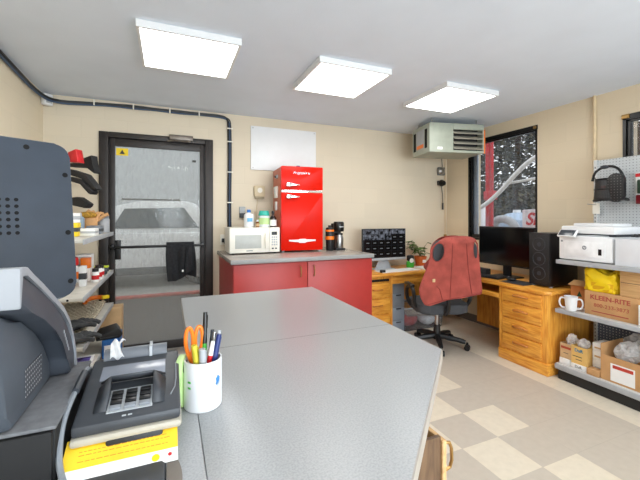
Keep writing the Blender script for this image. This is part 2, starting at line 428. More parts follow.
st = tag(G().box((lx0+.06, YB+.0145, 2.08), (lx0+.17, YB+.0175, 2.155)).build('decal', YEL, dr), 'yellow warning decal with black triangle', None)
g = G(); g.prism([(lx0+.09, 2.095), (lx0+.14, 2.095), (lx0+.115, 2.14)], 1, YB+.0125, YB+.0144); g.build('symbol', INK, st)
G().box((lx1-.13, YB+.0145, 2.05), (lx1-.09, YB+.0175, 2.075)).build('decal', INK, dr)

# windows in the right wall
def window(name, w, glass):
    y0, y1, z0, z1 = w; r = place(bpy.data.objects.new(name, None), name, None); r['kind'] = 'structure'
    g = G(); t = .045
    g.box((XR+.01, y0, z0), (XR+.06, y0+t*.4, z1)); g.box((XR+.01, y1-t*.6, z0), (XR+.06, y1, z1)); g.box((XR+.01, y0, z1-t), (XR+.06, y1, z1)); g.box((XR+.01, y0, z0), (XR+.06, y1, z0+t))
    g.box((XR-.008, y0-.02, z1-.03), (XR+.03, y1+.02, z1+.02)); g.box((XR-.008, y1-.0, z0), (XR+.03, y1+.025, z1)); g.box((XR-.008, y0-.015, z0), (XR+.03, y0, z1)); g.box((XR-.01, y0-.01, z0-.03), (XR+.03, y1+.01, z0))
    g.build('window_frame', DBLACK, r)
    G().box((XR+.03, y0+.015, z0+.04), (XR+.036, y1-.022, z1-.04)).build('glass_pane', glass, r)
    return r
WG = glass_mat('window_glass', (180, 190, 200), .02, .16, streak=(20, 20, 4))
w1 = window('window_1', W1, WG); w2 = window('window_2', W2, WG)
g = G(); g.box((XR+.037, W1[1]-.10, W1[2]+.046), (XR+.055, W1[1]-.03, W1[3]-.046), .004); g.build('window_stile', mat('silver_blue_aluminium', (150, 166, 186), .35, .4), w1)
struct('window_board', G().box((XR+.072, W2[0]+.02, W2[2]+.04), (XR+.09, W2[1]-.05, W2[3]-.05)), BROWNW, w2)
struct('window_pull', G().box((XR-.02, W2[1]-.03, W2[3]-.02), (XR, W2[1]+.03, W2[3]+.02), .004), BRASS, w2)
struct('window_pull', G().box((XR-.02, W1[0]-.01, W1[3]-.02), (XR-.009, W1[0]+.025, W1[3]+.01), .003), BRASS, w1)
struct('trim_1', G().cyl((XR-.016, 2.155, 0), (XR-.016, 2.155, HC), .014), mat('tan_conduit', (220, 198, 160), .5))

# ceiling panels
DIFF = emit('light_diffuser', (1, .99, .96, 1), PANEL)
def panel():
    t = thing('ceiling_light', None, 'ceiling light')
    g = G(); s = .315; r = .018
    for a, b in (((-s, -s), (s, -s+r)), ((-s, s-r), (s, s)), ((-s, -s+r), (-s+r, s-r)), ((s-r, -s+r), (s, s-r))):
        g.box((a[0], a[1], -.045), (b[0], b[1], 0))
    g.build('frame', WHITE, t)
    G().box((-s+r, -s+r, -.038), (s-r, s-r, -.030)).build('diffuser', DIFF, t)
    return t
p0 = panel()
for i, (x, y, lb) in enumerate(((.13, 2.70, 'square white ceiling light panel nearest the glass door'), (1.335, 2.72, 'square white ceiling light panel above the red cupboards, between the other two'),
                                (2.55, 2.74, 'square white ceiling light panel in front of the hanging heater'),
                                (.13, -.55, 'square ceiling light panel above the service counter behind the viewer'), (1.335, -.55, 'square ceiling light panel behind the viewer, middle of the second row'), (2.55, -.55, 'square ceiling light panel behind the viewer near the right shelving'))):
    o = p0 if i == 0 else copy_tree(p0)
    o.location = (x, y, HC-.001); o['label'] = lb; o['group'] = 'ceiling light panels'

# ------------------------------------------------------------------ outside
struct('ground', G().box((-14, YB+T, -.12), (XR+T, 24, -.02)), CONC)
struct('ground_lot', G().box((-12, 7.275, -.02), (XR+T, 12.99, -.012)), mat('pale_concrete', (150, 148, 142), .8, var=.1, scale=3))
struct('ground_yard', G().box((XR+T, -6, -.12), (26, 24, -.02)), mat('gravel_yard', (150, 146, 138), .9, var=.15, scale=4))
tag(G().box((-6, 7.12, -.02), (3.5, 7.27, .02), .005).build('kerb_strip', mat('worn_red_paint', (170, 72, 58), .7, var=.2)), 'worn red painted strip on the ground beside the parked car', 'kerb')
tag(G().box((-12, 13, -.02), (6, 13.3, 5.2)).build('outdoor_wall', mat('pale_grey_render', (186, 190, 192), .9, var=.03, scale=2)), 'pale grey building wall far beyond the glass door', 'wall', kind='structure')
car = thing('car', 'white parked car with dark side windows seen through the wet glass door', 'car', (.22, 8.0, -.012)); car.scale = (1.1, 1.1, 1.0)
CW = mat('white_car_paint', (214, 216, 216), .25, var=.02, coat=.5)
g = G(); g.prism([(-2.5, .42), (-2.45, .95), (-1.5, 1.12), (2.0, 1.14), (2.25, .95), (2.3, .45), (1.95, .38), (-2.2, .36)], 1, 0, 1.8, .04)
g.prism([(-1.45, 1.1), (-1.12, 1.68), (-.7, 1.79), (.15, 1.79), (.3, 1.72), (.62, 1.1)], 1, .08, 1.72, .05)
g.build('body', CW, car)
g = G(); g.prism([(-1.16, 1.22), (-.95, 1.62), (.06, 1.65), (.34, 1.22)], 1, .06, .085); g.build('side_window', mat('car_glass', (58, 72, 84), .1, var=.35, scale=30), car)
G().box((-1.0, .1, 1.795), (.0, .14, 1.83), .01).build('roof_rail', BLACK, car)
G().box((-2.2, -.01, .28), (2.0, .1, .44), .02).build('sill', CHAR, car)
for x in (-1.75, .40):
    for y in (.12, 1.68):
        wh = G().lathe([(.2, -.1), (.34, -.11), (.37, -.06), (.37, .06), (.34, .11), (.2, .1)], n=32).build('wheel', RUB, car, move=Matrix.Translation((x, y, .37)) @ Matrix.Rotation(R(90), 4, 'X'))
        G().lathe([(.02, -.02), (.21, .0), (.21, .03), (.02, .06)], n=20).build('hub', STEEL, wh, move=Matrix.Translation((x, y-.09 if y < 1 else y+.09, .37)) @ Matrix.Rotation(R(90), 4, 'X'))

rp = thing('post', 'red steel post standing outside the side window', 'post', (5.2, 4.63, -.02))
POSTR = mat('red_post_paint', (190, 22, 34), .45, var=.12)
g = G(); g.cyl((0, 0, 0), (0, 0, 3.4), .04); g.build('shaft', POSTR, rp)
g = G(); g.cyl((-.0, -.085, 0), (0, -.085, 3.4), .026); g.box((-.05, -.15, 1.76), (.06, .06, 1.92), .02); g.build('bracket', POSTR, rp)
tag(G().tube([(5.0, 4.86, 1.52), (5.0, 4.55, 1.62), (5.0, 4.2, 1.86), (5.0, 3.95, 2.1), (5.0, 3.65, 2.32), (5.0, 3.3, 2.42), (5.0, 2.6, 2.42), (5.0, 2.45, 2.2), (5.0, 2.45, -.02)], .035, 10, smooth=2).build('curved_pipe', WHITE), 'thick white curved pipe arching past the red post outside', 'pipe')
tag(G().tube([(5.06, 4.2, 1.98), (5.06, 3.2, 2.05), (5.06, 2.34, 2.1), (5.06, 2.3, 2.0), (5.06, 2.3, -.02)], .022, 8).build('straight_pipe', WHITE), 'thin white straight pipe crossing outside below the curved pipe', 'pipe')
tag(G().box((5.6, 5.15, -.02), (5.75, 5.3, 1.65), .01).build('marker_board', WHITE), 'narrow white upright board outside left of the red post', 'board')
tag(G().tube([(5.5, 4.25, -.02), (5.5, 4.25, 1.15), (5.5, 4.4, 1.38), (5.5, 4.7, 1.42), (5.5, 4.8, 1.2)], .07, 10, smooth=2).build('hose', LGREY), 'fat pale bent hose outside beside the red post', 'hose')
tag(G().box((6.75, 5.4, -.02), (7.3, 5.85, 1.35), .02).build('crate', CARD2), 'tan crate outside seen through the side window', 'crate')
tk = thing('barrel', 'pale blue plastic barrel outside between the tan crate and lettered box', 'barrel', (6.3, 4.92, -.02))
G().lathe([(.25, 0), (.3, .05), (.32, .5), (.3, .95), (.34, 1.0), (.32, 1.4), (.2, 1.52), (.06, 1.55)], n=28).build('drum', mat('pale_blue_plastic', (170, 190, 212), .4), tk)
G().cyl((0, 0, 1.53), (0, 0, 1.6), .07).build('cap', WHITE, tk)
sb = thing('sign_box', 'white outdoor box with red italic lettering at bottom of the window', 'sign', (5.3, 3.27, -.02))
G().box((0, 0, 0), (.5, .78, 1.58), .02).build('cabinet', mat('pinkish_white', (224, 214, 220), .5), sb)
text('Sn', .27, (-.004, .585, 1.42), (90, 0, -90), CRED, sb, shear=.3, bold=.008)
def pine(x, y, h, r, lb, seed):
    rr = random.Random(seed); t = thing('conifer', lb, 'tree', (x, y, -.02), group='conifers outside the side window')
    G().cyl((0, 0, 0), (0, 0, h*.9), .14, .03).build('trunk', mat('bark', (82, 66, 54), .9, var=.2), t)
    g = G(); bm = g.bm
    for k in range(9000):
        z = h*(.04+.96*rr.random()**1.15); rad = r*(1-(z/h)**1.6)*(.35+.65*rr.random()**.5); a = rr.random()*2*pi
        c = Vector((cos(a)*rad, sin(a)*rad, z)); d = Vector((cos(a)+rr.uniform(-.5, .5), sin(a)+rr.uniform(-.5, .5), rr.uniform(-.7, .4))).normalized()*rr.uniform(.14, .34)
        s = d.cross(Vector((rr.uniform(-1, 1), rr.uniform(-1, 1), 1))).normalized()*rr.uniform(.04, .09)
        bm.faces.new([bm.verts.new(p) for p in (c-s, c+s, c+d)])
    g.build('foliage', mat('dry_conifer_needles', (92, 88, 70), .9, var=.6, scale=2.5), t)
pine(9.2, 7.15, 7.6, 1.8, 'grey green conifer nearest the red post outside the side window', 1)
pine(15.8, 10.4, 10.5, 3.2, 'tall grey green conifer standing behind the nearer ones outside', 2)
pine(9.9, 11.5, 8.0, 1.75, 'grey green conifer farthest left behind the side window', 3)
tag(G().box((21, -4, -.02), (21.3, 22, 3.4)).build('outdoor_fence', mat('weathered_fence', (84, 76, 66), .9, var=.15)), 'long weathered fence behind the conifers', 'fence', kind='structure')

# ------------------------------------------------------------------ cables, sensor, whiteboard, wall fittings on the back wall
cb = thing('cable_bundle', 'dark cable bundle along the ceiling edge and down beside the door', 'cable', (0, 0, 0))
for k, (m, r, dz, dy) in enumerate(((BLACK, .011, 0, 0), (mat('blue_cable', (62, 84, 112), .5), .009, -.022, .004), (MATS['charcoal_plastic'], .007, -.012, -.012))):
    zc = HC-.028+dz; yy = YB-.022+dy*.5; xx = XL+.022
    pts = [(xx, 1.2, zc+.01)]+[(xx+.004*sin(i*2.1), 1.2+i*.45, zc-.008*sin(i*1.3+k)) for i in range(1, 6)]+[(xx, 3.95, zc-.03), (xx+.08, YB-.05, zc-.045), (xx+.35, yy, zc-.02)]
    pts += [(xx+.35+i*.21, yy, zc-.012*abs(sin(i*1.7+k))) for i in range(1, 6)]
    xd = .635+k*.014-.01
    pts += [(xd-.08, yy, zc-.004), (xd-.01, yy, zc-.03), (xd, yy, zc-.12), (xd+.004, yy, 2.1), (xd-.003, yy, 1.7), (xd, yy, 1.2)]
    G().tube(pts, r, 8, smooth=2).build('cable', m, cb)
g = G()
for x in (-.7, -.35, 0, .3): g.box((x, YB-.038, HC-.07), (x+.012, YB, HC-.012), .002)
for z in (2.45, 2.3, 1.95, 1.6): g.box((.61, YB-.04, z), (.675, YB, z+.012), .002)
g.build('clip', OFFW, cb)
sn = thing('motion_sensor', 'small white motion sensor box in the corner below the ceiling', 'sensor', (-1.07, YB-.07, 2.50), 45)
G().box((-.04, -.03, 0), (.04, .03, .11), .012).build('housing', WHITE, sn)
G().box((-.025, -.034, .02), (.025, -.029, .06), .003).build('lens', LGREY, sn)
wbd = thing('whiteboard', 'blank white rectangular board mounted on the back wall above the fridge', 'whiteboard', (1.30, YB, 2.0))
G().box((-.415, -.018, 0), (.415, -.001, .52), .003).build('panel', mat('blank_board', (238, 239, 240), .35, var=.01), wbd)
g = G()
for x in (-.39, .39):
    for z in (.025, .495): g.cyl((x, -.021, z), (x, -.017, z), .006)
g.build('screw', STEEL, wbd)
ph = thing('wall_intercom', 'beige wall intercom box with hanging cord beside the fridge', 'intercom', (.985, YB, 1.66))
G().box((-.065, -.055, .02), (.065, -.001, .15), .012).build('housing', mat('beige_plastic', (214, 198, 164), .5), ph)
g = G(); g.cyl((0, -.062, .095), (0, -.054, .095), .03); g.build('dial', OFFW, ph)
G().box((-.055, -.05, -.005), (.055, -.001, .022), .006).build('base', mat('dim_beige', (170, 156, 128), .5), ph)
G().tube([(-.02, -.03, 0), (-.03, -.02, -.12), (-.03, -.02, -.42)], .004, 6).build('cord', MATS['beige_plastic'], ph)
th = thing('thermostat', 'small white and dark wall thermostat left of the intercom', 'thermostat', (.785, YB, 1.43))
G().box((-.035, -.03, .05), (.035, -.001, .13), .006).build('cover', LGREY, th)
G().box((-.033, -.034, .0), (.033, -.001, .055), .005).build('lower_case', CHAR, th)
rc = thing('power_outlet', 'cream power outlet with plug beside the microwave', 'outlet', (.57, YB, 1.12))
G().box((-.035, -.012, 0), (.035, -.001, .12), .004).build('plate', OFFW, rc)
G().box((-.02, -.05, .03), (.02, -.012, .075), .006).build('plug', BLACK, rc)
G().tube([(0, -.05, .05), (.02, -.06, -.02), (.08, -.05, -.05)], .005, 6).build('cord', BLACK, rc)
# corner devices
cd = thing('conduit', 'thin tan cord running down the back right corner', 'conduit', (XR-.05, YB-.02, .78))
G().cyl((0, 0, .3), (0, 0, 1.84), .006).build('pipe', MATS['tan_conduit'], cd); G().box((-.02, -.012, .35), (.02, .012, .4), .004).build('clamp', BRASS, cd)
a1 = thing('wall_alarm', 'small silver wall alarm under the hanging heater', 'alarm', (3.70, YB, 2.06))
G().box((-.03, -.05, 0), (.09, -.001, .12), .012).build('back_box', GREYP, a1); G().lathe([(.055, 0), (.055, .03), (.03, .05)], n=20).build('horn', STEEL, a1, move=Matrix.Translation((-.0, -.05, .06)) @ Matrix.Rotation(R(90), 4, 'X'))
G().tube([(.05, -.03, .11), (.02, -.04, .3), (-.02, -.04, .42)], .005, 6, smooth=1).build('wire', CHAR, a1)
a2 = thing('wall_camera', 'small black round camera on the wall under the silver alarm', 'camera', (3.70, YB, 1.89))
g = G(); g.ball((0, -.07, .05), .05); g.build('dome', DBLACK, a2)
G().box((-.03, -.03, .02), (.1, -.001, .09), .01).build('mount', BLACK, a2); G().lathe([(.03, 0), (.034, .03), (.02, .032)], n=18).build('lens', HOLE, a2, move=Matrix.Translation((-.01, -.1, .045)) @ Matrix.Rotation(R(90), 4, 'X'))
G().tube([(.03, -.03, .02), (.05, -.03, -.12), (.055, -.03, -.26)], .006, 6).build('wire', CHAR, a2); G().cyl((.055, -.03, -.34), (.055, -.03, -.24), .012).build('plug', BLACK, a2)

# hanging unit heater
HT = mat('sage_grey_enamel', (168, 174, 160), .45, var=.05)
ht = thing('unit_heater', 'grey green gas heater with louvres hanging under the ceiling in the corner', 'heater', (2.835, 3.36, 2.215), -12.5)
g = G(); t = .012; W_, D_, H_ = .715, .46, .35; lx = .31
g.box((0, 0, 0), (lx, D_, H_), .004); g.box((lx, 0, 0), (W_, .03, .028)); g.box((lx, 0, H_-.07), (W_, .03, H_), .002); g.box((W_-.015, 0, .028), (W_, .03, H_-.07))
g.box((lx, .12, 0), (W_, D_, H_)); g.box((lx, .03, 0), (W_, .12, t)); g.box((lx, .03, H_-t), (W_, .12, H_)); g.box((W_-t, .03, t), (W_, .12, H_-t))
g.build('casing', HT, ht)
G().box((lx+.004, .105, .03), (W_-.016, .119, H_-.02)).build('coil', mat('heater_coil', (44, 42, 42), .6), ht)
for k in range(4):
    M = Matrix.Translation((0, .02, .062+k*.062)) @ Matrix.Rotation(R(28), 4, 'X')
    G().box((lx+.006, -.04, -.004), (W_-.018, .05, .004), 0, M).build('louvre', mat('louvre_enamel', (176, 172, 158), .45), ht)
for y in (.06, .36): G().box((-.004, y, .06), (-.0005, y+.055, H_-.06)).build('side_grille', HOLE, ht)
sl = G().box((-.003, .14, .07), (-.0005, .34, H_-.05)).build('rating_label', LGREY, ht); G().box((-.0045, .15, .075), (-.0032, .33, .12)).build('warning_strip', ORANGE, sl)
G().box((.1, -.003, .03), (.165, -.0005, .062)).build('sticker', PAPER, ht)
G().cyl((W_+.012, .01, .0), (W_+.012, .01, H_-.06), .011).build('gas_pipe', ORANGE, ht)
for x, y in ((.06, .06), (.65, .06), (.06, .4), (.65, .4)): G().cyl((x, y, H_-.001), (x, y, HC-2.215+.001), .006).build('hanger_rod', STEEL, ht)

# towel on the push bar
tw = G()
def tf(off):
    def f(u, v):
        x = -.03+.28*u; z = 1.146-.385*v*(1-.10*u) - .0
        w = .024*sin(u*12+v*2.2)*min(1, v*4)+.016*sin(u*25+1)*v
        return Vector((x+.02*sin(v*3)*(u-.5)+.015*v, YB-.06-off-w*(1 if off > 0 else .5), z-.02*sin(u*7)*v))
    return f
for o_ in (.026,): tw.surf(tf(o_), 26, 22)
def over(u, v): a = pi*v; return Vector((-.03+.28*u, YB-.06-.026*cos(a), 1.146+.022*sin(a)))
tw.surf(over, 26, 8)
def backf(u, v): return Vector((-.03+.28*u, YB-.034+.006*sin(u*9)*v, 1.146-.2*v))
tw.surf(backf, 26, 8)
two = tag(tw.build('towel', TOWEL, None, solid=.007), 'black towel hung over the bar of the glass door', 'towel')
G().surf(lambda u, v: Vector((.165+.085*u-.015*v, YB-.118-.012*sin(u*6), 1.12-.29*v+.03*u)), 10, 12).build('fold', TOWEL, two, solid=.006)
G().box((.125, YB-.125, .855), (.14, YB-.12, .875)).build('care_tag', PAPER, two)

# ------------------------------------------------------------------ back counter with red cupboards
CZ = 1.055
bx0, bx1, by0 = .5, 1.975, 3.2
TOP2 = laminate('taupe_laminate', (168, 160, 152), (140, 132, 124), .22)
wt = thing('back_worktop', 'grey laminate worktop on the red cupboards under the fridge', 'worktop', (bx0, by0, CZ))
G().box((0, .006, -.038), (bx1-bx0, YB-by0-.002, 0), .004).build('slab', TOP2, wt)
G().box((.001, -.002, -.04), (bx1-bx0-.001, .006, -.001), .002).build('edge_band', mat('grey_edge_band', (150, 150, 150), .4), wt)
rcb = thing('red_cupboard', 'pair of brick red cupboards with brass pulls below the back worktop', 'cupboard', (bx0, by0, 0))
w_ = bx1-bx0
G().box((.025, .045, .0), (w_-.012, YB-by0-.01, CZ-.041)).build('carcass', CABRED, rcb)
sp = (1.28-bx0)
for i, (a, b, hx) in enumerate(((.028, .735, .66), (.741, w_-.014, .80))):
    d = G().box((a, .022, .09), (b, .044, CZ-.05), .002).build('door', CABRED, rcb)
    G().tube([(hx, .022, CZ-.19), (hx, -.008, CZ-.185), (hx, -.008, CZ-.095), (hx, .022, CZ-.09)], .005, 8, smooth=1).build('handle', BRASS, d)

# microwave
mw = thing('microwave', 'cream white microwave oven on the worktop left of the red fridge', 'microwave', (.56, 3.655, CZ))
mw_w, mw_h, mw_d = .525, .275, .36
G().box((0, .02, .012), (mw_w, mw_d, mw_h), .006).build('case', OFFW, mw)
d = G().box((0, 0, .014), (mw_w*.78, .02, mw_h-.002), .004).build('door', OFFW, mw)
G().box((.055, -.003, .06), (.325, .001, .20), .002).build('window', mat('microwave_screen', (190, 192, 186), .35, var=.03), d)
g = G(); [g.box((.055, -.0045, .068+k*.012), (.325, -.003, .0695+k*.012)) for k in range(11)]; g.build('screen_rib', LGREY, d)
G().tube([(.375, .002, .06), (.365, -.03, .075), (.365, -.032, .2), (.375, .002, .215)], .008, 8, smooth=1).build('handle', OFFW, d)
pn = G().box((mw_w*.785, 0, .014), (mw_w, .02, mw_h-.002), .004).build('control_panel', OFFW, mw)
G().box((mw_w*.83, -.002, .195), (mw_w-.03, .001, .23), .001).build('display', DBLACK, pn)
for r_ in range(4):
    for c_ in range(3): G().box((mw_w*.83+c_*.023, -.002, .085+r_*.026), (mw_w*.83+c_*.023+.017, .001, .103+r_*.026), .001).build('button', LGREY, pn)
for c_ in range(2): G().box((mw_w*.835+c_*.035, -.002, .045), (mw_w*.835+c_*.035+.02, .001, .06), .001).build('button', CHAR, pn)
G().box((.17, -.0025, .032), (.235, .0005, .040)).build('badge', GREYP, d)
for x in (.04, mw_w-.04):
    for y in (.05, .32): G().cyl((x, y, 0), (x, y, .014), .014).build('foot', BLACK, mw)
MZ = CZ+mw_h
b1 = thing('lotion_bottle', 'white lotion bottle with blue cap on the microwave', 'bottle', (.785, 3.80, MZ))
G().lathe([(.045, 0), (.052, .01), (.052, .12), (.045, .14), (.02, .155), (.018, .16)], n=24).build('body', WHITE, b1)
G().lathe([(.02, .158), (.022, .16), (.02, .188), (.008, .19)], n=18).build('cap', BLUEP, b1)
G().box((-.028, -.0535, .06), (.028, -.045, .10), .004).build('label', mat('blue_label', (110, 180, 220), .5), b1)
b2 = thing('medicine_bottle', 'tiny amber bottle with white cap in front of the lotion bottle', 'bottle', (.865, 3.74, MZ))
G().lathe([(.018, 0), (.02, .005), (.02, .05), (.009, .06), (.009, .065)], n=18).build('body', mat('amber_glass', (120, 70, 30), .2), b2)
G().lathe([(.012, .062), (.012, .08)], n=16).build('cap', WHITE, b2); G().lathe([(.0205, .012), (.0205, .042)], n=18, cap=False).build('label', CARD2, b2)
b3 = thing('tub', 'white tub with teal screw lid on the microwave', 'tub', (.955, 3.82, MZ))
G().lathe([(.055, 0), (.06, .006), (.06, .12), (.05, .13)], n=28).build('body', mat('tub_white', (224, 230, 230), .4), b3); G().lathe([(.052, .122), (.062, .13), (.05, .175), (.048, .178)], n=28).build('lid', TEAL, b3)
g = G(); g.lathe([(.0606, .03), (.0606, .1)], n=28, cap=False); g.build('label', LIME, b3)
b4 = thing('syrup_bottle', 'dark bottle with white label beside the fridge on the microwave', 'bottle', (1.045, 3.775, MZ))
G().lathe([(.034, 0), (.037, .006), (.037, .1), (.015, .125), (.013, .15)], n=22).build('body', mat('dark_brown_glass', (46, 30, 26), .2), b4); G().lathe([(.016, .148), (.016, .175)], n=16).build('cap', BLACK, b4); G().lathe([(.0376, .015), (.0376, .08)], n=22, cap=False).build('label', PAPER, b4)

# fridge
fr = thing('fridge', 'red retro two door fridge with chrome handles on the back worktop', 'fridge', (1.112, 3.69, CZ), -4)
fw, fd, fh = .475, .44, .935
G().box((0, .06, .02), (fw, fd, fh), .012).build('cabinet', mat('shaded_red_side', (200, 112, 84), .5, var=.05), fr)  # brownish tone paints dim light and reflection onto the red side
d1 = G().prism(rrect(0, .02, fw, .652, .012), 1, 0, .055, .008).build('fridge_door', RED, fr)
d2 = G().prism(rrect(0, .68, fw, fh+.004, .012), 1, 0, .055, .008).build('freezer_door', RED, fr)
G().box((.004, -.002, .652), (fw-.004, .05, .68), .003).build('chrome_band', CHROME, fr)
for d, z in ((d2, .735), (d1, .605)):
    g = G(); g.box((.05, -.035, z-.022), (.105, 0, z+.022), .008); g.prism([(.105, z-.014), (.2, z-.004), (.2, z+.004), (.105, z+.014)], 1, -.034, -.022, .002); g.box((.175, -.03, z-.006), (.19, 0, z+.006))
    g.build('handle', CHROME, d)
text('Frigidaire', .038, (.225, -.0015, .868), (90, 0, 0), CHROME, d2, 'nameplate', shear=.35, sx=1.35)
g = G(); g.prism([(.085, .118), (.19, .112), (.205, .10), (.27, .10), (.285, .112), (.39, .118), (.39, .136), (.285, .136), (.27, .144), (.205, .144), (.19, .136), (.085, .136)], 1, -.006, .001, .002); g.build('trim_badge', WHITE, d1)
for x in (.03, fw-.03):
    for y in (.04, .38): G().cyl((x, y, 0), (x, y, .025), .014).build('foot', LGREY, fr)
G().box((.18, .02, fh), (.215, .06, fh+.016), .004).build('hinge_cap', NAVY, fr)
m1 = thing('magnetic_clip', 'white magnetic holder stuck on the fridge side, lower of two', 'holder', (1.127, 3.90, CZ+.60), -4); G().box((-.03, -.06, 0), (-.001, .05, .13), .006).build('tray', OFFW, m1); G().box((-.033, -.05, .05), (-.03, .04, .12), .002).build('card', PAPER, m1); G().box((-.022, -.02, -.14), (-.002, .03, -.04), .004).build('pull_tab', PAPER, m1)
m2 = thing('fridge_magnet', 'small pale magnet near the top of the fridge side', 'magnet', (1.127, 3.90, CZ+.82), -4); G().box((-.016, -.055, 0), (-.001, .02, .04), .004).build('plate', LGREY, m2); G().ball((-.02, .0, .02), .012).build('knob', BLACK, m2)

tm = thing('tumbler', 'black travel tumbler with orange bands right of the fridge', 'tumbler', (1.70, 3.72, CZ))
G().lathe([(.038, 0), (.042, .006), (.046, .13), (.05, .22), (.048, .225)], n=26).build('body', BLACK, tm)
for a, b in ((.125, .165), (.215, .24)): G().lathe([(.0475, a), (.052, a+.004), (.052, b-.004), (.0475, b)], n=26).build('band', ORANGE, tm)
G().lathe([(.046, .238), (.044, .26), (.02, .266), (.018, .29), (.001, .291)], n=24).build('lid', BLACK, tm)
cm = thing('coffee_maker', 'black single cup coffee maker with steel mug by the tumbler', 'coffee maker', (1.83, 3.78, CZ))
G().box((-.055, -.07, 0), (.07, .09, .022), .008).build('base', BLACK, cm); G().box((-.05, .03, .02), (.065, .09, .31), .01).build('column', BLACK, cm)
G().lathe([(.055, .215), (.062, .23), (.064, .31), (.055, .33), (.0, .333)], (.01, -.01, 0), n=28).build('brew_head', DBLACK, cm)
G().lathe([(.046, .022), (.05, .03), (.05, .14), (.042, .17), (.042, .175), (.0, .176)], (.01, -.02, 0), n=28).build('mug', STEEL, cm); G().lathe([(.044, .175), (.044, .195), (.0, .197)], (.01, -.02, 0), n=24).build('mug_lid', BLACK, cm)
G().box((-.01, -.0765, .265), (.04, -.073, .275)).build('badge', LGREY, cm)

# ------------------------------------------------------------------ corner desks
DZt = .765
dk = thing('corner_desk', 'golden oak desk along the back wall with drawers beside red cupboards', 'desk', (0, 0, 0))
G().box((2.0, 3.56, DZt-.034), (3.84, 4.175, DZt), .008).build('desktop', OAKX, dk)
G().box((2.02, 3.60, 0), (2.455, 4.15, DZt-.035), .003).build('pedestal', OAK, dk)
G().box((2.44, 3.585, 0), (2.47, 4.15, DZt-.036), .002).build('side_panel', OAK, dk)
G().box((2.47, 4.10, .1), (3.83, 4.12, DZt-.04)).build('modesty_panel', OAK, dk)
G().box((2.47, 3.58, DZt-.13), (3.2, 3.60, DZt-.035), .002).build('apron', OAKX, dk)
G().box((2.04, 3.585, .675), (2.42, 3.602, .70)).build('slot', HOLE, dk)
for z0, z1 in ((.49, .655), (.30, .47), (.06, .28)):
    d = G().box((2.035, 3.578, z0), (2.43, 3.60, z1), .006).build('drawer', OAKX, dk); zc = z0+(z1-z0)*.55
    G().tube([(2.19, 3.578, zc), (2.20, 3.555, zc), (2.31, 3.555, zc), (2.32, 3.578, zc)], .009, 8, smooth=1).build('pull', OAKD, d)
rd = thing('window_desk', 'golden oak drawer desk under the window with rounded end', 'desk', (0, 0, 0))
g = G(); g.prism([(3.12, 3.555), (3.12, 2.16), (3.16, 2.12), (3.84, 2.12), (3.84, 3.555)], 2, DZt-.034, DZt, .008); g.build('desktop', OAKY, rd)
G().box((3.145, 2.15, .1), (3.84, 2.63, DZt-.035), .006).build('pedestal', OAK, rd)
G().box((3.125, 2.135, 0), (3.84, 2.655, .105), .008).build('plinth', OAKY, rd)
G().box((3.145, 2.63, .02), (3.84, 2.66, DZt-.035), .003).build('side_panel', OAK, rd)
G().box((3.80, 2.66, .05), (3.82, 3.56, DZt-.04)).build('modesty_panel', OAK, rd)
G().box((3.16, 2.665, DZt-.15), (3.6, 3.5, DZt-.135), .003).build('keyboard_tray', OAKY, rd); G().box((3.145, 2.665, DZt-.165), (3.165, 3.5, DZt-.115), .004).build('tray_front', OAKY, rd)
for z0, z1 in ((.60, .715), (.44, .585), (.285, .425), (.125, .27)):
    d = G().box((3.128, 2.20, z0), (3.146, 2.61, z1), .006).build('drawer', OAKY, rd); zc = (z0+z1)/2+.008
    G().tube([(3.128, 2.33, zc), (3.108, 2.345, zc+.004), (3.106, 2.405, zc+.012), (3.108, 2.465, zc+.004), (3.128, 2.48, zc)], [.009, .013, .015, .013, .009], 8, smooth=1).build('pull', OAKD, d)

# things on the back desk
mon = thing('security_monitor', 'wide monitor showing a grid of camera pictures beside the back counter', 'monitor', (2.545, 3.87, DZt))
G().box((-.325, 0, .15), (.325, .03, .525), .004).build('screen_back', BLACK, mon)
scr = G().box((-.315, -.002, .07+.09), (.315, .001, .517)).build('screen', cctv_mat(), mon); scr.location = (0, 0, .09)
scr.data.transform(Matrix.Translation((0, 0, -.09)))
G().box((-.325, -.004, .12), (.325, .03, .15), .003).build('lower_bezel', LGREY, mon)
G().prism([(-.12, .005), (.12, .005), (.05, .16), (-.05, .16)], 1, .03, .045, .002).build('neck', LGREY, mon); G().box((-.15, -.03, 0), (.15, .12, .01), .003).build('base', LGREY, mon)
tag(G().prism([(2.36, 3.62), (2.95, 3.66), (2.93, 3.86), (2.34, 3.80)], 2, DZt, DZt+.006).build('desk_pad', PAPER), 'white paper pad lying on the back desk below the camera monitor', 'paper')
tag(G().prism(smooth_loop([(2.33, 3.64), (2.40, 3.62), (2.42, 3.67), (2.36, 3.70)], 2), 2, DZt, DZt+.035, .008).build('mouse', DBLACK), 'black computer mouse at the left end of the back desk', 'mouse')
dp = thing('tape_dispenser', 'small green and white gadget beside the camera monitor', 'gadget', (2.95, 3.88, DZt))
G().box((-.05, -.03, 0), (.05, .03, .09), .02).build('body', GREEN, dp); G().box((-.045, -.032, .09), (.045, .028, .17), .02).build('top', BLACK, dp); G().cyl((0, -.036, .1), (0, -.028, .1), .03).build('button', PAPER, dp)
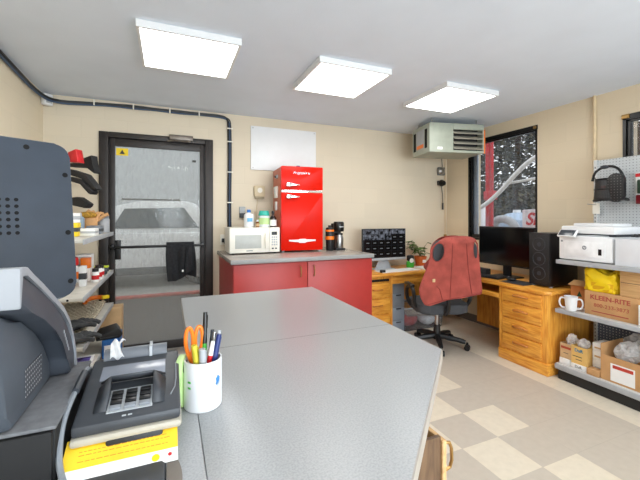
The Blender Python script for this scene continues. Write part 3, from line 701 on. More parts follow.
def pot_plant(x, y, lb):
    t = thing('potted_plant', lb, 'plant', (x, y, DZt))
    G().lathe([(.055, 0), (.06, .005), (.078, .11), (.083, .11), (.083, .135), (.07, .135), (.066, .1)], n=24).build('pot', mat('terracotta', (206, 104, 44), .7), t)
    G().box((-.02, -.079, .05), (.03, -.066, .09), .004).build('price_tag', PAPER, t)
    G().lathe([(.001, .12), (.07, .122)], n=20, cap=False).build('soil', mat('soil', (60, 44, 34), 1), t)
    rr = random.Random(3); LF = mat('leaf_green', (96, 128, 58), .5, var=.35, scale=14); ST = mat('stem_green', (110, 120, 66), .6)
    for k in range(20):
        a = rr.random()*2*pi; L = rr.uniform(.08, .19); up = rr.uniform(.7, 1.9)
        p = [Vector((0, 0, .12)), Vector((cos(a)*L*.35, sin(a)*L*.35, .12+L*.5*up)), Vector((cos(a)*L*.8, sin(a)*L*.8, .12+L*.75*up))]
        G().tube(p, .003, 5, smooth=1).build('stem', ST, t)
        for q in range(2):
            c = p[2-q]; d = Vector((cos(a+q), sin(a+q), rr.uniform(-.3, .4))).normalized(); s = d.cross(Vector((0, 0, 1))).normalized()
            ll, ww = rr.uniform(.06, .1), rr.uniform(.024, .036)
            g = G(); V = [g.bm.verts.new(c+d*ll*u+s*ww*w_*sin(pi*max(.03, min(.97, u)))+Vector((0, 0, .3*ww*abs(w_)-.25*ll*u*u))) for u in (0, .33, .66, 1) for w_ in (-1, 0, 1)]
            for i in range(3):
                for j in range(2): g.bm.faces.new((V[i*3+j], V[i*3+j+1], V[i*3+j+4], V[i*3+j+3]))
            g.build('leaf', LF, t)
pot_plant(3.2, 3.98, 'leafy green plant in terracotta pot on the corner desk')
yp = thing('cup', 'small yellow cup right of the plant pot in the corner', 'cup', (3.36, 3.93, DZt)); G().lathe([(.03, 0), (.042, .1), (.038, .1), (.028, .01)], n=20).build('body', YEL, yp); G().lathe([(.0422, .07), (.0432, .1)], n=20, cap=False).build('rim', ORANGE, yp)
tag(G().prism([(3.0, 3.66), (3.2, 3.70), (3.16, 3.86), (2.98, 3.84)], 2, DZt, DZt+.02).build('paper_stack', PAPER), 'small stack of white paper in front of the plant pot', 'paper')
gd = thing('drawer_unit', 'narrow grey metal drawer unit under the corner desk', 'drawer unit', (2.475, 3.62, 0))
GM = mat('grey_blue_metal', (138, 146, 156), .45, .2)
G().box((0, 0, 0), (.19, .45, .68), .004).build('carcass', GM, gd)
for k in range(4):
    d = G().box((.008, -.012, .02+k*.165), (.182, 0, .175+k*.165), .004).build('drawer', GM, gd); G().box((.06, -.018, .15+k*.165), (.13, -.011, .165+k*.165), .002).build('label_holder', CHAR, d)
tt = thing('storage_tote', 'clear plastic tote of red and white things under the corner desk', 'tote', (3.02, 3.86, 0))
g = G(); A = rrect(-.30, -.18, .30, .18, .04); B = rrect(-.33, -.2, .33, .2, .04)
va = [g.bm.verts.new((x, y, .005)) for x, y in A]; vb = [g.bm.verts.new((x, y, .29)) for x, y in B]
g.bm.faces.new(va[::-1]); [g.bm.faces.new((va[i], va[(i+1) % len(va)], vb[(i+1) % len(va)], vb[i])) for i in range(len(va))]
g.build('tub', TOTEP, tt, solid=.003)
g = G(); g.tube([(x, y, .29) for x, y in B], .009, 6, closed=True); g.build('rim', LGREY, tt)
tag(G().ball((2.88, 3.84, .125), (.13, .12, .11), 18).build('red_cloth', mat('red_cloth', (176, 60, 62), .9, bump=.5, bscale=30)), 'red cloth bundle inside the clear tote', 'cloth')
tag(G().ball((3.15, 3.80, .12), (.12, .12, .105), 18).build('white_bag', mat('white_film', (220, 222, 226), .4, bump=1, bscale=24)), 'crumpled white plastic bag inside the clear tote', 'bag')

# things on the window desk
cmn = thing('computer_monitor', 'large blank black monitor on the window desk', 'monitor', (3.47, 2.86, DZt), -90)
G().prism(rrect(-.36, .125, .36, .565, .008), 1, 0, .03, .004).build('housing', BLACK, cmn); G().box((-.348, -.003, .142), (.348, .001, .553)).build('screen', mat('blank_screen', (8, 9, 10), .12), cmn)
G().box((-.05, .03, .01), (.05, .05, .3), .004).build('neck', BLACK, cmn); G().box((-.14, -.06, 0), (.14, .13, .014), .005).build('base', BLACK, cmn)
kb = thing('keyboard', 'black keyboard in front of the blank monitor', 'keyboard', (3.28, 2.98, DZt), -82)
G().prism([(-.22, .0), (.22, .0), (.22, .15), (-.22, .15)], 2, .004, .018, .004).build('tray', BLACK, kb, move=Matrix.Translation((0, -.075, 0)))
KEY = mat('key_caps', (40, 41, 44), .5)
for r_ in range(5):
    for c_ in range(14): G().box((-.21+c_*.03, -.065+r_*.027, .017), (-.21+c_*.03+.025, -.065+r_*.027+.022, .024), .002).build('key', KEY, kb)
tag(G().box((3.19, 2.42, DZt), (3.42, 2.70, DZt+.004), .002).build('mouse_mat', CHAR), 'dark mouse mat on the window desk before the tower', 'mat')
mo = thing('mouse', 'black computer mouse on the dark mat by the window', 'mouse', (3.32, 2.66, DZt+.004), 90); G().ball((0, 0, .016), (.055, .032, .02), 18).build('shell', DBLACK, mo); G().cyl((.03, -.004, .034), (.03, .004, .034), .006).build('wheel', GREYP, mo)
bb = thing('speaker_bar', 'low black speaker box under the blank monitor', 'speaker', (3.40, 3.14, DZt)); G().box((-.04, -.12, 0), (.04, .12, .075), .008).build('case', BLACK, bb); G().box((-.043, -.11, .008), (-.039, .11, .066), .002).build('grille', mat('speaker_cloth', (44, 44, 46), .9, bump=.4, bscale=500), bb)
MESHM = dots('perforated_front', (34, 35, 37), (8, 8, 9), .006, .3, (1, 2), .5)
pc = thing('computer_tower', 'black computer tower with mesh front at the end of the window desk', 'computer', (3.30, 2.23, DZt))
G().box((.02, 0, .014), (.41, .215, .52), .004).build('case', DBLACK, pc)
fp = G().box((0, .002, .014), (.02, .213, .52), .005).build('front_panel', BLACK, pc)
G().box((-.003, .012, .04), (.0, .203, .50), .001).build('mesh_grille', MESHM, fp)
for z in (.13, .27, .41):
    g = G(); g.tube([(-.004, .107+.062*cos(2*pi*k/28), z+.062*sin(2*pi*k/28)) for k in range(28)], .003, 5, closed=True); g.cyl((-.005, .107, z), (-.001, .107, z), .02); g.build('fan_ring', CHAR, fp)
for x in (.04, .37):
    for y in (.02, .195): G().cyl((x, y, 0), (x, y, .016), .014).build('foot', LGREY, pc)

# ------------------------------------------------------------------ office chair and vest
ch = thing('office_chair', 'dark grey swivel office chair turned to the corner desk', 'chair', (2.76, 3.15, 0), -20)
for k in range(5):
    a = R(257+72*k); ca, sa = cos(a), sin(a)
    g = G(); g.tube([(ca*.03, sa*.03, .115), (ca*.18, sa*.18, .105), (ca*.30, sa*.30, .085)], [.032, .026, .02], 8, smooth=1); leg = g.build('leg', BLACK, ch)
    g = G(); cx, cy = ca*.315, sa*.315
    for s in (-1, 1): g.cyl((cx-sa*.012*s, cy+ca*.012*s, .03), (cx-sa*.028*s, cy+ca*.028*s, .03), .03, n=18)
    g.cyl((cx, cy, .03), (cx, cy, .085), .012); g.build('caster', DBLACK, leg)
g = G(); g.cyl((0, 0, .08), (0, 0, .24), .042, .034); g.build('column_cover', BLACK, ch); G().cyl((0, 0, .24), (0, 0, .40), .02).build('gas_lift', STEEL, ch)
G().box((-.1, -.12, .39), (.1, .12, .42), .01).build('mechanism', BLACK, ch)
g = G(); g.prism(rrect(-.275, -.255, .275, .25, .11), 2, .42, .51, .03); g.build('seat', FAB, ch)
g = G(); g.prism(rrect(-.24, -.225, .24, .235, .09), 2, .405, .432, .008); g.build('seat_shell', BLACK, ch)
def backrest(u, v):
    return None
g = G(); g.prism(rrect(-.15, .60, .32, 1.20, .10, 8), 1, -.275, -.205, .028); g.build('backrest', FAB, ch, move=Matrix.Translation((0, -.02, 0)))
G().tube([(0, -.1, .41), (0, -.27, .42), (0, -.325, .5), (0, -.318, .75)], .024, 8, smooth=2).build('back_bracket', BLACK, ch)
for s in (-1, 1):
    ar = G().tube([(s*.2, .05, .43), (s*.29, .08, .45), (s*.315, .1, .56), (s*.315, .07, .66), (s*.315, -.08, .685), (s*.315, -.17, .64), (s*.30, -.13, .48), (s*.2, -.08, .43)], .02, 8, smooth=2).build('armrest', BLACK, ch)
    G().box((s*.315-.03, -.12, .678), (s*.315+.03, .1, .708), .012).build('arm_pad', DBLACK, ar)

vc = Vector((2.665, 2.905, 0))
out = smooth_loop([(-.126, 1.188), (-.06, 1.225), (.033, 1.24), (.13, 1.243), (.23, 1.238), (.285, 1.205), (.305, 1.08), (.312, .95), (.32, .80), (.33, .655), (.25, .64), (.12, .615), (.01, .60), (-.12, .565), (-.25, .53), (-.30, .60), (-.328, .70), (-.30, .79), (-.268, .874), (-.235, .95), (-.21, 1.03), (-.205, 1.10), (-.175, 1.15)], 1)
hl = ell(-.128, 1.082, .06, .096, 22, R(-14)); hr = ell(.268, 1.10, .022, .085, 18, R(4))
def vd(u, v):
    fold = .014*sin(u*21+v*4)*max(0, 1.15-v)+.012*sin(u*9-v*7)
    wrap = .9*max(0, abs(u-.03)-.22)**2*9*.12
    fall = max(0, 1.0-v)*.05
    top = .08*max(0, (v-1.18)/.07)**2
    p = Vector((u, -.105+fold-fall*.4+wrap*.6+top, v)); p = Matrix.Rotation(R(-20), 3, 'Z') @ p
    return p
vt = thing('vest', 'faded red canvas work vest draped over the office chair back', 'vest', vc)
sheet(out, [hl, hr], vd, .026).build('rear_panel', VEST, vt, solid=.006)
def vd2(u, v):
    p = vd(u, v); q = Vector((u, .105+.01*sin(u*15+v*3)-.06*max(0, (v-1.18)/.07)**2, v)); return Matrix.Rotation(R(-20), 3, 'Z') @ q
sheet([(.05+(u-.05)*.68, v if v > 1.0 else 1.0-(1.0-v)*.3) for u, v in out], [], vd2, .03).build('front_panel', VEST, vt, solid=.006)
def seam(pts, nm='seam'): G().tube([vd(u, v)+Vector((0, -.005, 0)) for u, v in pts], .0045, 6, smooth=1).build(nm, VESTD, vt)
seam([(.02-.002*i, 1.22-i*.06) for i in range(11)]); seam([(.16+.006*i, 1.22-i*.057) for i in range(11)]); seam(hl+[hl[0]], 'armhole_binding'); seam([(-.24+.056*i, .555+.0115*i) for i in range(11)], 'hem')
seam([(-.29, .80), (-.12, .74), (-.08, .60)], 'pocket_edge')
pl = G().box((-.014, -.004, -.016), (.014, .004, .016), .001).build('patch', CARD2, vt); pl.location = vd(-.18, .80)+Vector((-.004, -.012, 0)); pl.rotation_euler = (0, 0, R(-20))

# ------------------------------------------------------------------ shelving on the right
sx0, sx1, sy0, sy1 = 3.18, 3.74, .86, 2.10
PEG = dots('pegboard', (196, 200, 202), (120, 124, 128), .0254, .16, (1, 2), .5)
PEGD = dots('slate_pegboard', (84, 96, 116), (214, 218, 222), .0254, .17, (1, 2), .5)
sh = thing('gondola_shelving', 'grey metal shop shelving with pegboard back along the right wall', 'shelving', (0, 0, 0))
G().box((sx1, sy0, 1.0), (sx1+.016, sy1, 1.975)).build('back_panel', PEG, sh)
G().box((sx1, sy0, .14), (sx1+.016, sy1, 1.0)).build('back_panel', PEGD, sh)
for y in (sy0, sy1-.03):
    u_ = G().box((sx1-.012, y, .0), (sx1+.05, y+.03, 1.98), .002).build('upright', SHELFM, sh)
    g = G(); [g.box((sx1-.0135, y+.012, .2+k*.034), (sx1-.0115, y+.018, .216+k*.034)) for k in range(51)]; g.build('slots', HOLE, u_)
def shelf(z, x0):
    s = G().box((x0, sy0, z-.022), (sx1-.014, sy1, z), .002).build('shelf', SHELFM, sh)
    G().box((x0-.006, sy0, z-.034), (x0, sy1, z+.002), .0015).build('price_rail', LGREY, s)
    for y in (sy0+.004, sy1-.012): G().prism([(x0+.04, z-.022), (sx1-.014, z-.022), (sx1-.014, z-.12)], 1, y, y+.006).build('bracket', SHELFM, s)
shelf(1.06, sx0+.01); shelf(.625, sx0)
G().box((sx0+.02, sy0+.01, .0), (sx1, sy1-.01, .095)).build('kick_plate', BLACK, sh)
bs = G().box((sx0, sy0, .095), (sx1-.014, sy1, .14), .003).build('base_deck', SHELFM, sh)
G().box((sx0-.012, sy0, .092), (sx0, sy1, .135), .003).build('price_rail', LGREY, bs)

# printer and its neighbour on the top shelf
ST = 1.061
pr = thing('printer', 'white laser printer with flip up screen on the top grey shelf', 'printer', (3.225, 1.68, ST))
G().box((0, 0, .008), (.40, .42, .215), .012).build('body', WHITE, pr)
G().box((-.004, .05, .045), (.002, .37, .17), .004).build('front_cover', mat('printer_front', (238, 239, 240), .35), pr)
G().box((.03, .0, .235), (.40, .42, .30), .012).build('scanner', WHITE, pr)
G().box((.09, .02, .213), (.38, .40, .237)).build('output_slot', CHAR, pr)
G().box((.10, .05, .298), (.38, .36, .325), .012).build('document_feeder', WHITE, pr)
g = G(); M = Matrix.Translation((-.03, .335, .206)) @ Matrix.Rotation(R(42), 4, 'Y'); g.box((-.010, -.07, 0), (.008, .08, .075), .004, M); cp = g.build('control_panel', WHITE, pr)
g = G(); g.box((-.0125, -.058, .008), (-.0095, .070, .068), .001, M); g.build('touch_screen', mat('dim_screen', (64, 68, 74), .2), cp)
G().box((.02, .07, .213), (.10, .32, .226), .004).build('output_tray', LGREY, pr)
em = G().cyl((-.006, .205, .12), (-.003, .205, .12), .017, n=28).build('emblem', GREYP, pr); text('hp', .021, (-.0065, .205, .121), (90, 0, -90), WHITE, em, shear=.25)
G().box((-.006, .075, .065), (-.003, .10, .115), .002).build('button', DBLACK, pr)
G().box((-.002, .385, .16), (.001, .40, .175)).build('badge', GREYP, pr)
wb = thing('white_cabinet_box', 'plain white box beside the printer on the top shelf', 'box', (3.225, 1.16, ST)); G().box((0, 0, 0), (.42, .505, .21), .006).build('body', mat('matt_white', (226, 229, 234), .5, var=.02), wb); G().box((-.002, .5, .01), (.0, .504, .2)).build('edge', LGREY, wb)
tag(G().tube([(3.3+.08*cos(i*1.3)+.02*sin(i*2.7), 1.44+.14*sin(i*.9)*cos(i*.37), ST+.22+.028*abs(sin(i*1.7))) for i in range(34)], .007, 6, smooth=1).build('black_cable', BLACK), 'heap of black cable on top of the plain white box', 'cable')

hd = thing('headgear', 'black head harness with mesh visor hanging on the pegboard', 'headgear', (3.615, 1.925, 1.57))
MSH = dots('mesh_visor', (26, 26, 28), (74, 72, 70), .012, .2, (1, 2), .5)
def vis(u, v): a = -1.25+2.5*u; return Vector((.06-.13*cos(a)*(1-.15*v), .125*sin(a)*(1-.1*v), .02+.19*v))
G().surf(vis, 18, 8).build('visor', MSH, hd, solid=.003)
g = G()
for z in (.02, .12, .21): g.tube([Vector(vis(i/16, (z-.02)/.19)) for i in range(17)], .008, 6)
g.build('visor_rim', BLACK, hd)
G().tube([(.05+.05*cos(t*pi/8), .0+.135*sin(t*pi/8), .03+.01*cos(t*pi/4)) for t in range(16)], .012, 6, closed=True).build('head_band', BLACK, hd)
G().tube([(.0, .12, .2), (-.0, .1, .29), (.01, .0, .335), (.0, -.09, .3), (.02, -.12, .21)], .011, 8, smooth=2).build('crown_strap', BLACK, hd)
G().ball((-.0, .02, .32), (.03, .035, .018)).build('crown_pad', CHAR, hd)
def ear(u, v): return Vector((-.02, 0, 0))
g = G(); g.prism(rrect(-.15, .0, -.03, .25, .05), 0, -.055, -.01, .01); g.build('side_shield', dots('vented_shield', (22, 22, 24), (96, 94, 92), .024, .16, (1, 2), .5), hd)
G().box((-.062, -.02, .07), (-.05, .02, .15), .008).build('ratchet', mat('dark_red_brown', (58, 34, 32), .5), hd)
G().cyl((.08, .0, .31), (-.02, .0, .32), .004).build('peg_hook', STEEL, hd)
ht2 = thing('hang_tag', 'small cream card hanging on a peg at the shelving edge', 'card', (3.715, 2.065, 1.47)); G().box((-.01, -.03, 0), (-.004, .03, .1)).build('card', OFFW, ht2); G().cyl((.024, 0, .085), (-.14, 0, .09), .003).build('peg_hook', STEEL, ht2)
pk = thing('blister_pack', 'red blister pack with clear window on the pegboard by the frame edge', 'package', (3.72, 1.62, 1.55))
G().box((-.008, -.06, 0), (-.003, .14, .27)).build('backing_card', PAPER, pk); G().box((-.0095, -.06, .235), (-.0082, .14, .265)).build('header_strip', CRED, pk); G().box((-.035, -.04, .09), (-.0082, .12, .21), .01).build('contents', mat('dark_green_goods', (58, 78, 60), .4), pk); G().box((-.032, -.05, .0), (-.0082, .13, .08), .008).build('cartridge', mat('maroon_goods', (120, 24, 34), .4), pk); G().cyl((.018, .04, .25), (-.10, .04, .255), .003).build('peg_hook', STEEL, pk)

# middle shelf
SM = .626
cup = thing('mug', 'white mug with two big loop handles at the end of the middle shelf', 'mug', (3.225, 1.995, SM), -65)
G().lathe([(.036, 0), (.04, .006), (.046, .09), (.05, .12), (.052, .123), (.047, .12), (.038, .02)], n=28).build('body', WHITE, cup)
for s in (-1, 1): G().tube([(s*.042, 0, .10), (s*.075, 0, .108), (s*.088, 0, .06), (s*.07, 0, .02), (s*.04, 0, .02)], .007, 8, smooth=2).build('handle', WHITE, cup)
kb2 = thing('carton', 'brown carton with red lettering standing on the middle shelf', 'box', (3.245, 1.512, SM))
G().box((0, 0, 0), (.3, .385, .195), .003).build('body', CARD, kb2)
text('KLEEN-RITE', .052, (-.0008, .20, .148), (90, 0, -90), REDINK, kb2, sx=1.05, bold=.0012); text('800-233-3873', .042, (-.0008, .19, .085), (90, 0, -90), REDINK, kb2, sx=1.05)
G().box((-.0012, .07, .028), (-.0002, .33, .036)).build('print_line', REDINK, kb2)
ob = thing('orange_box', 'small orange brown box with open flap behind the white mug', 'box', (3.40, 1.955, SM), 8)
G().box((0, -.0, 0), (.2, .14, .21), .003).build('body', mat('orange_carton', (206, 130, 70), .7), ob)
g = G(); g.box((-.005, 0, .21), (.12, .14, .213), 0, Matrix.Translation((0, 0, .0)) @ Matrix.Rotation(R(-14), 4, 'Y')); g.build('flap', CARD, ob); G().prism([(.05, .1), (.09, .1), (.07, .15)], 0, -.0015, -.0003).build('tree_emblem', mat('dark_green_ink', (40, 80, 50), .6), ob)
yb = thing('yellow_bag', 'crumpled yellow bag on top of the brown lettered carton', 'bag', (3.36, 1.795, SM+.196))
def bag(u, v):
    a = 2*pi*u; k = abs(cos(a))**.5*(1 if cos(a) > 0 else -1), abs(sin(a))**.5*(1 if sin(a) > 0 else -1)
    w = 1+.05*sin(a*7+v*9)+.035*sin(a*17-v*21)-.06*v
    return Vector((k[0]*.10*w, k[1]*.128*w+(.02*sin(a*3) if v > .7 else 0), (.165*v)+(.02*sin(a*5)+.012*sin(a*11) if v > .8 else 0)))
G().surf(bag, 56, 10).build('bag_film', YEL, yb, solid=.003)
G().box((-.098, -.10, .01), (-.094, .06, .075), .001).build('print_panel', mat('amber_print', (232, 178, 20), .5), yb)
g = G(); g.surf(lambda u, v: Vector((-.06+.1*v, -.13+.26*u, .15+.02*sin(u*14)+.02*sin(v*9))), 20, 6); g.build('crumpled_top', YEL, yb, solid=.003)
tag(G().prism([(3.56, 1.70), (3.7, 1.72), (3.7, 1.94), (3.57, 1.93)], 2, SM, SM+.34).build('grey_case', GREYP), 'flat grey case behind the yellow bag under the top shelf', 'case')
bx = thing('wooden_case', 'large pale brown box on the middle shelf right of the yellow bag', 'box', (3.255, 1.215, SM+.196))
G().box((0, 0, 0), (.36, .43, .198), .003).build('body', PALEW, bx); G().box((-.0015, .0, .105), (.0, .425, .109)).build('lid_seam', BROWNW, bx); G().box((-.0015, .16, .15), (0, .24, .158)).build('tape_mark', CARDD, bx)
tag(G().box((3.26, 1.20, SM), (3.6, 1.505, SM+.194), .003).build('carton', CARD2), 'pale carton under the large pale brown box on the middle shelf', 'box')
wc = thing('white_carton', 'white lidded carton at the right end of the middle shelf', 'box', (3.2, 1.3, SM)); G().box((0, 0, 0), (.05, .2, .16), .002).build('body', PAPER, wc); G().box((-.001, .03, .05), (.0, .17, .11)).build('label', LGREY, wc)

# bottom shelf
SB = .141
def opencarton(name, lb, loc, w, d, h, m, rz=0):
    t = thing(name, lb, 'box', loc, rz); k = .004
    g = G(); g.box((0, 0, 0), (d, w, k)); g.box((0, 0, k), (k, w, h)); g.box((d-k, 0, k), (d, w, h)); g.box((k, 0, k), (d-k, k, h)); g.box((k, w-k, k), (d-k, w, h)); g.build('body', m, t); return t
tag(G().box((3.21, 1.99, SB), (3.5, 2.085, SB+.05), .002).build('white_carton', PAPER), 'flat white carton under the small orange printed box at the shelf end', 'box')
a = opencarton('small_carton', 'small open box with dark orange print at the left shelf end', (3.22, 1.985, SB+.051), .10, .2, .13, CARD2); G().box((-.0015, .008, .085), (0, .092, .105)).build('print_band', mat('rust_print', (176, 70, 44), .6), a); G().box((-.0015, .03, .045), (0, .07, .05)).build('print_line', INK, a)
tag(G().box((3.2, 1.856, SB), (3.36, 1.983, SB+.042), .002).build('white_carton', PAPER), 'flat white carton under the yellow box with blue print', 'box')
text('DuR', .03, (3.199, 1.92, SB+.022), (90, 0, -90), INK, bpy.data.objects[-1] if False else [o for o in COL.objects if o.name.startswith('white_carton')][-1])
b = opencarton('yellow_carton', 'open yellow box with blue print on the bottom shelf', (3.21, 1.857, SB+.043), .125, .14, .15, mat('yellow_card', (226, 184, 108), .7)); text('DuR', .036, (-.001, .065, .115), (90, 0, -90), mat('cyan_ink', (30, 130, 170), .6), b, bold=.001); G().box((-.0015, .04, .06), (0, .115, .066)).build('print_line', INK, b); G().box((-.0015, .04, .035), (0, .09, .04)).build('print_line', INK, b)
FILM = CLEARP
def crumple(name, lb, c, r, seed, m=FILM, cat='bag'):
    rr = random.Random(seed); g = G(); vs = bmesh.ops.create_icosphere(g.bm, subdivisions=3, radius=1)['verts']
    ph_ = [(rr.uniform(2, 7), rr.uniform(2, 7), rr.uniform(2, 7), rr.uniform(0, 6)) for _ in range(5)]
    for v in vs:
        k = 1+.13*sum(abs(sin(p[0]*v.co.x+p[1]*v.co.y+p[2]*v.co.z+p[3]))-.5 for p in ph_)
        v.co = Vector((c[0]+v.co.x*k*r[0], c[1]+v.co.y*k*r[1], c[2]+v.co.z*k*r[2]))
    return tag(g.build(name, m, None, angle=20), lb, cat)
crumple('plastic_bag', 'clear bag top poking out of the small orange printed box', (3.30, 2.03, SB+.20), (.05, .035, .055), 2)
crumple('plastic_bag', 'clear bag poking out of the yellow box with blue print', (3.28, 1.92, SB+.21), (.045, .042, .035), 3)
for k, (z0, z1, lb) in enumerate(((0, .11, 'white small box at the bottom of the stack of three'), (.11, .185, 'white small box in the middle of the stack of three'), (.185, .25, 'white small box on top of the stack of three'))):
    o = thing('small_box', lb, 'box', (3.27, 1.764, SB+z0+.0005*k), 0, 'white boxes stacked on the bottom shelf'); G().box((0, 0, 0), (.16, .086, z1-z0-.001), .002).build('body', PAPER, o); G().box((-.001, .015, (z1-z0)*.3), (0, .07, (z1-z0)*.5)).build('label', CARD2 if k else LGREY, o)
fb = thing('flat_box', 'low flat brown box lying at the bottom shelf front', 'box', (3.185, 1.757, SB), 0); G().box((0, 0, 0), (.078, .09, .05), .002).build('body', CARD, fb); G().box((.0, .04, .0501), (.078, .05, .0506)).build('tape', CARD2, fb)
lc = opencarton('large_carton', 'large open carton with white shipping label on bottom shelf', (3.20, 1.33, SB), .42, .36, .20, CARD)
G().box((-.0015, .19, .015), (0, .35, .15)).build('shipping_label', PAPER, lc); G().box((-.003, .20, .115), (-.0016, .335, .14)).build('label_strip', mat('rust_red_ink', (190, 60, 44), .6), lc)
g = G(); g.box((0, .416, .20), (.3, .42, .285)); g.build('side_flap', CARD, lc)
crumple('plastic_bag', 'bulging clear plastic bag on the large open carton', (3.36, 1.635, SB+.225), (.10, .075, .075), 5)
crumple('plastic_bag', 'clear plastic bag at the right of the large open carton', (3.38, 1.44, SB+.225), (.10, .085, .07), 6)
crumple('plastic_bag', 'clear plastic bag behind the large carton near the pegboard', (3.645, 1.66, SB+.17), (.035, .14, .13), 7)

# ------------------------------------------------------------------ shelving on the left wall
lsx, ly0, ly1 = -.5, 2.63, 3.92
ls = thing('display_shelving', 'grey metal shelving on the left wall beside the glass door', 'shelving', (0, 0, 0))
G().box((XL+.02, ly0, 0), (XL+.035, ly1, 2.0)).build('back_panel', dots('cream_pegboard', (214, 200, 172), (150, 138, 116), .0254, .14, (1, 2), .6), ls)
for y in (ly0, ly1-.03): G().box((XL+.0, y, 0), (XL+.05, y+.03, 2.02)).build('upright', SHELFM, ls)
BEIGE = mat('beige_shelf', (208, 204, 194), .5)
for z in (1.297, .934, .62, .37):
    s = G().box((XL+.05, ly0, z-.022), (lsx, ly1, z), .002).build('shelf', BEIGE, ls); G().box((lsx, ly0, z-.032), (lsx+.006, ly1, z+.002), .001).build('price_rail', LGREY, s)
    g = G()
    for x in (-.58, -.68, -.8): g.cyl((x, ly0-.001, z-.012), (x, ly0+.002, z-.012), .007, n=10)
    g.build('end_hole', HOLE, s)
G().box((XL+.05, ly0, 0), (lsx-.02, ly1, .09)).build('kick_plate', BLACK, ls)
# scoops hanging above the top shelf
BLK2 = mat('matt_black_plastic', (34, 34, 36), .55)
def scoop(lb, poly, m, dy=0, blade=None):
    o = Vector((-.635, 3.42+dy, 0)); K = .00817*(1+dy/3)
    Q = [((x-85)*K, 1.44+(217-y)*K) for x, y in poly]; cx = sum(q[0] for q in Q)/len(Q); zt = sum(q[1] for q in Q)/len(Q)
    t = thing('plastic_scoop', lb, 'scoop', o, -32, 'plastic scoops above the left shelving')
    G().prism(Q, 1, -.035, .035, .006).build('blade', m, t)
    M = Matrix.Rotation(R(32), 4, 'Z'); p = Vector((min(q[0] for q in Q)+.02, 0, zt))
    w = Matrix.Rotation(R(-32), 4, 'Z') @ p; e = Vector((-1.086-o.x, w.y, zt+.02))
    G().cyl(M @ e, p, .006, n=8).build('peg_hook', STEEL, t)
    return t
scoop('red plastic scoop on top of the hanging pile', [(69.4, 152.5), (78.4, 149.3), (81, 162.8), (69.8, 162.3)], CRED)
scoop('black plastic scoop with bent tip right beside the red one', [(66, 163.4), (80.5, 163.4), (81.5, 159), (91.3, 156), (92, 166.5), (96, 173.5), (93.8, 174.3), (86, 167.5), (66, 167)], BLK2, .16)
scoop('long black plastic scoop in the middle of the hanging pile', [(68, 168.6), (71.6, 169.4), (89, 174.6), (102.2, 189.6), (98.4, 191), (85.3, 178.4), (72.2, 175.4), (68, 174.5)], BLK2)
scoop('long black plastic scoop just below the middle scoop', [(68, 176), (72.7, 177), (84.4, 179.6), (98, 191.8), (95.6, 195), (92.8, 193.8), (84.4, 183.8), (73, 181.4), (68, 180.5)], BLK2, -.02)
scoop('black plastic scoop lowest in the pile above the top shelf', [(70, 197.8), (80.6, 197), (92, 204), (90, 205.4), (88, 208.4), (76, 205), (70, 205)], BLK2)
ZA = 1.298
def small(name, lb, cat, loc, w, d, h, m, m2=None, rz=0):
    t = thing(name, lb, cat, loc, rz); G().box((-w/2, -d/2, 0), (w/2, d/2, h), .004).build('body', m, t)
    if m2: G().box((-w/2-.001, -d/2-.001, h*.35), (w/2+.001, d/2+.001, h*.65), .001).build('label', m2, t)
    return t
small('yellow_pack', 'yellow pack with dark base at the top left shelf', 'pack', (-.66, 3.1, ZA), .1, .1, .1, YEL, CHAR)
small('white_box', 'white low box at the front of the top left shelf', 'box', (-.58, 3.2, ZA), .13, .16, .055, PAPER, LGREY)
small('grey_box', 'grey ribbed block on the top left shelf beside the white box', 'box', (-.57, 3.46, ZA), .1, .16, .07, GREYP, CHAR)
bt = thing('spray_can', 'pale blue can on the top left shelf', 'can', (-.66, 3.32, ZA)); G().lathe([(.04, 0), (.042, .004), (.042, .13), (.03, .145)], n=20).build('body', mat('pale_blue_can', (150, 172, 190), .35, .3), bt); G().lathe([(.024, .14), (.024, .17), (.02, .174)], n=16).build('cap', LGREY, bt)
jar = thing('jar', 'grey lidded jar at the door end of the top left shelf', 'jar', (-.555, 3.78, ZA)); G().lathe([(.045, 0), (.048, .004), (.048, .12), (.04, .135)], n=22).build('body', LGREY, jar); G().lathe([(.043, .128), (.043, .155), (.0, .157)], n=20).build('lid', GREYP, jar)
SK = mat('tan_leather', (214, 164, 112), .75, var=.1)
gl = thing('work_gloves', 'pair of tan work gloves heaped on the top left shelf', 'gloves', (-.64, 3.665, ZA+.0), 20)
G().box((-.05, -.06, 0), (.05, .06, .14), .03).build('palm', SK, gl)
for k in range(4): G().tube([(-.04+.027*k, 0, .12), (-.03+.035*k, .02, .17+.01*(k % 2)), (.0+.035*k, .03, .2-.01*k)], .014, 8, smooth=1).build('finger', SK, gl)
G().tube([(.04, 0, .1), (.1, .01, .15), (.14, 0, .17)], .016, 8, smooth=1).build('thumb', SK, gl)
g = G(); g.ball((-.02, -.02, .16), (.07, .05, .03)); g.build('knit_cuff', mat('mustard_knit', (196, 150, 60), .95, var=.3, scale=60), gl)
g = G()
for k in range(5): tag(G().box((-.72, 2.98, 1.405+k*.013-.0), (-.60, 3.22, 1.405+k*.013+.008), .002).build('paper_pad', [PAPER, GREYP, PAPER, CHAR, PAPER][k]), ['bottom pale pad of the stack on the yellow pack', 'grey pad second in the stack on the yellow pack', 'pale pad in the middle of the stack on the yellow pack', 'dark pad fourth in the stack on the yellow pack', 'pale pad on top of the stack on the yellow pack'][k], 'pad', 'pads stacked on the yellow pack') if False else None
g = thing('magazine_stack', 'white ridged stack of tape rolls above the yellow pack', 'tape', (-.66, 3.1, ZA+.101)); 
for k in range(3): G().lathe([(.03, 0), (.055, 0), (.055, .022), (.03, .022)], (0, 0, k*.024), n=22).build('roll', PAPER if k != 1 else LGREY, g)
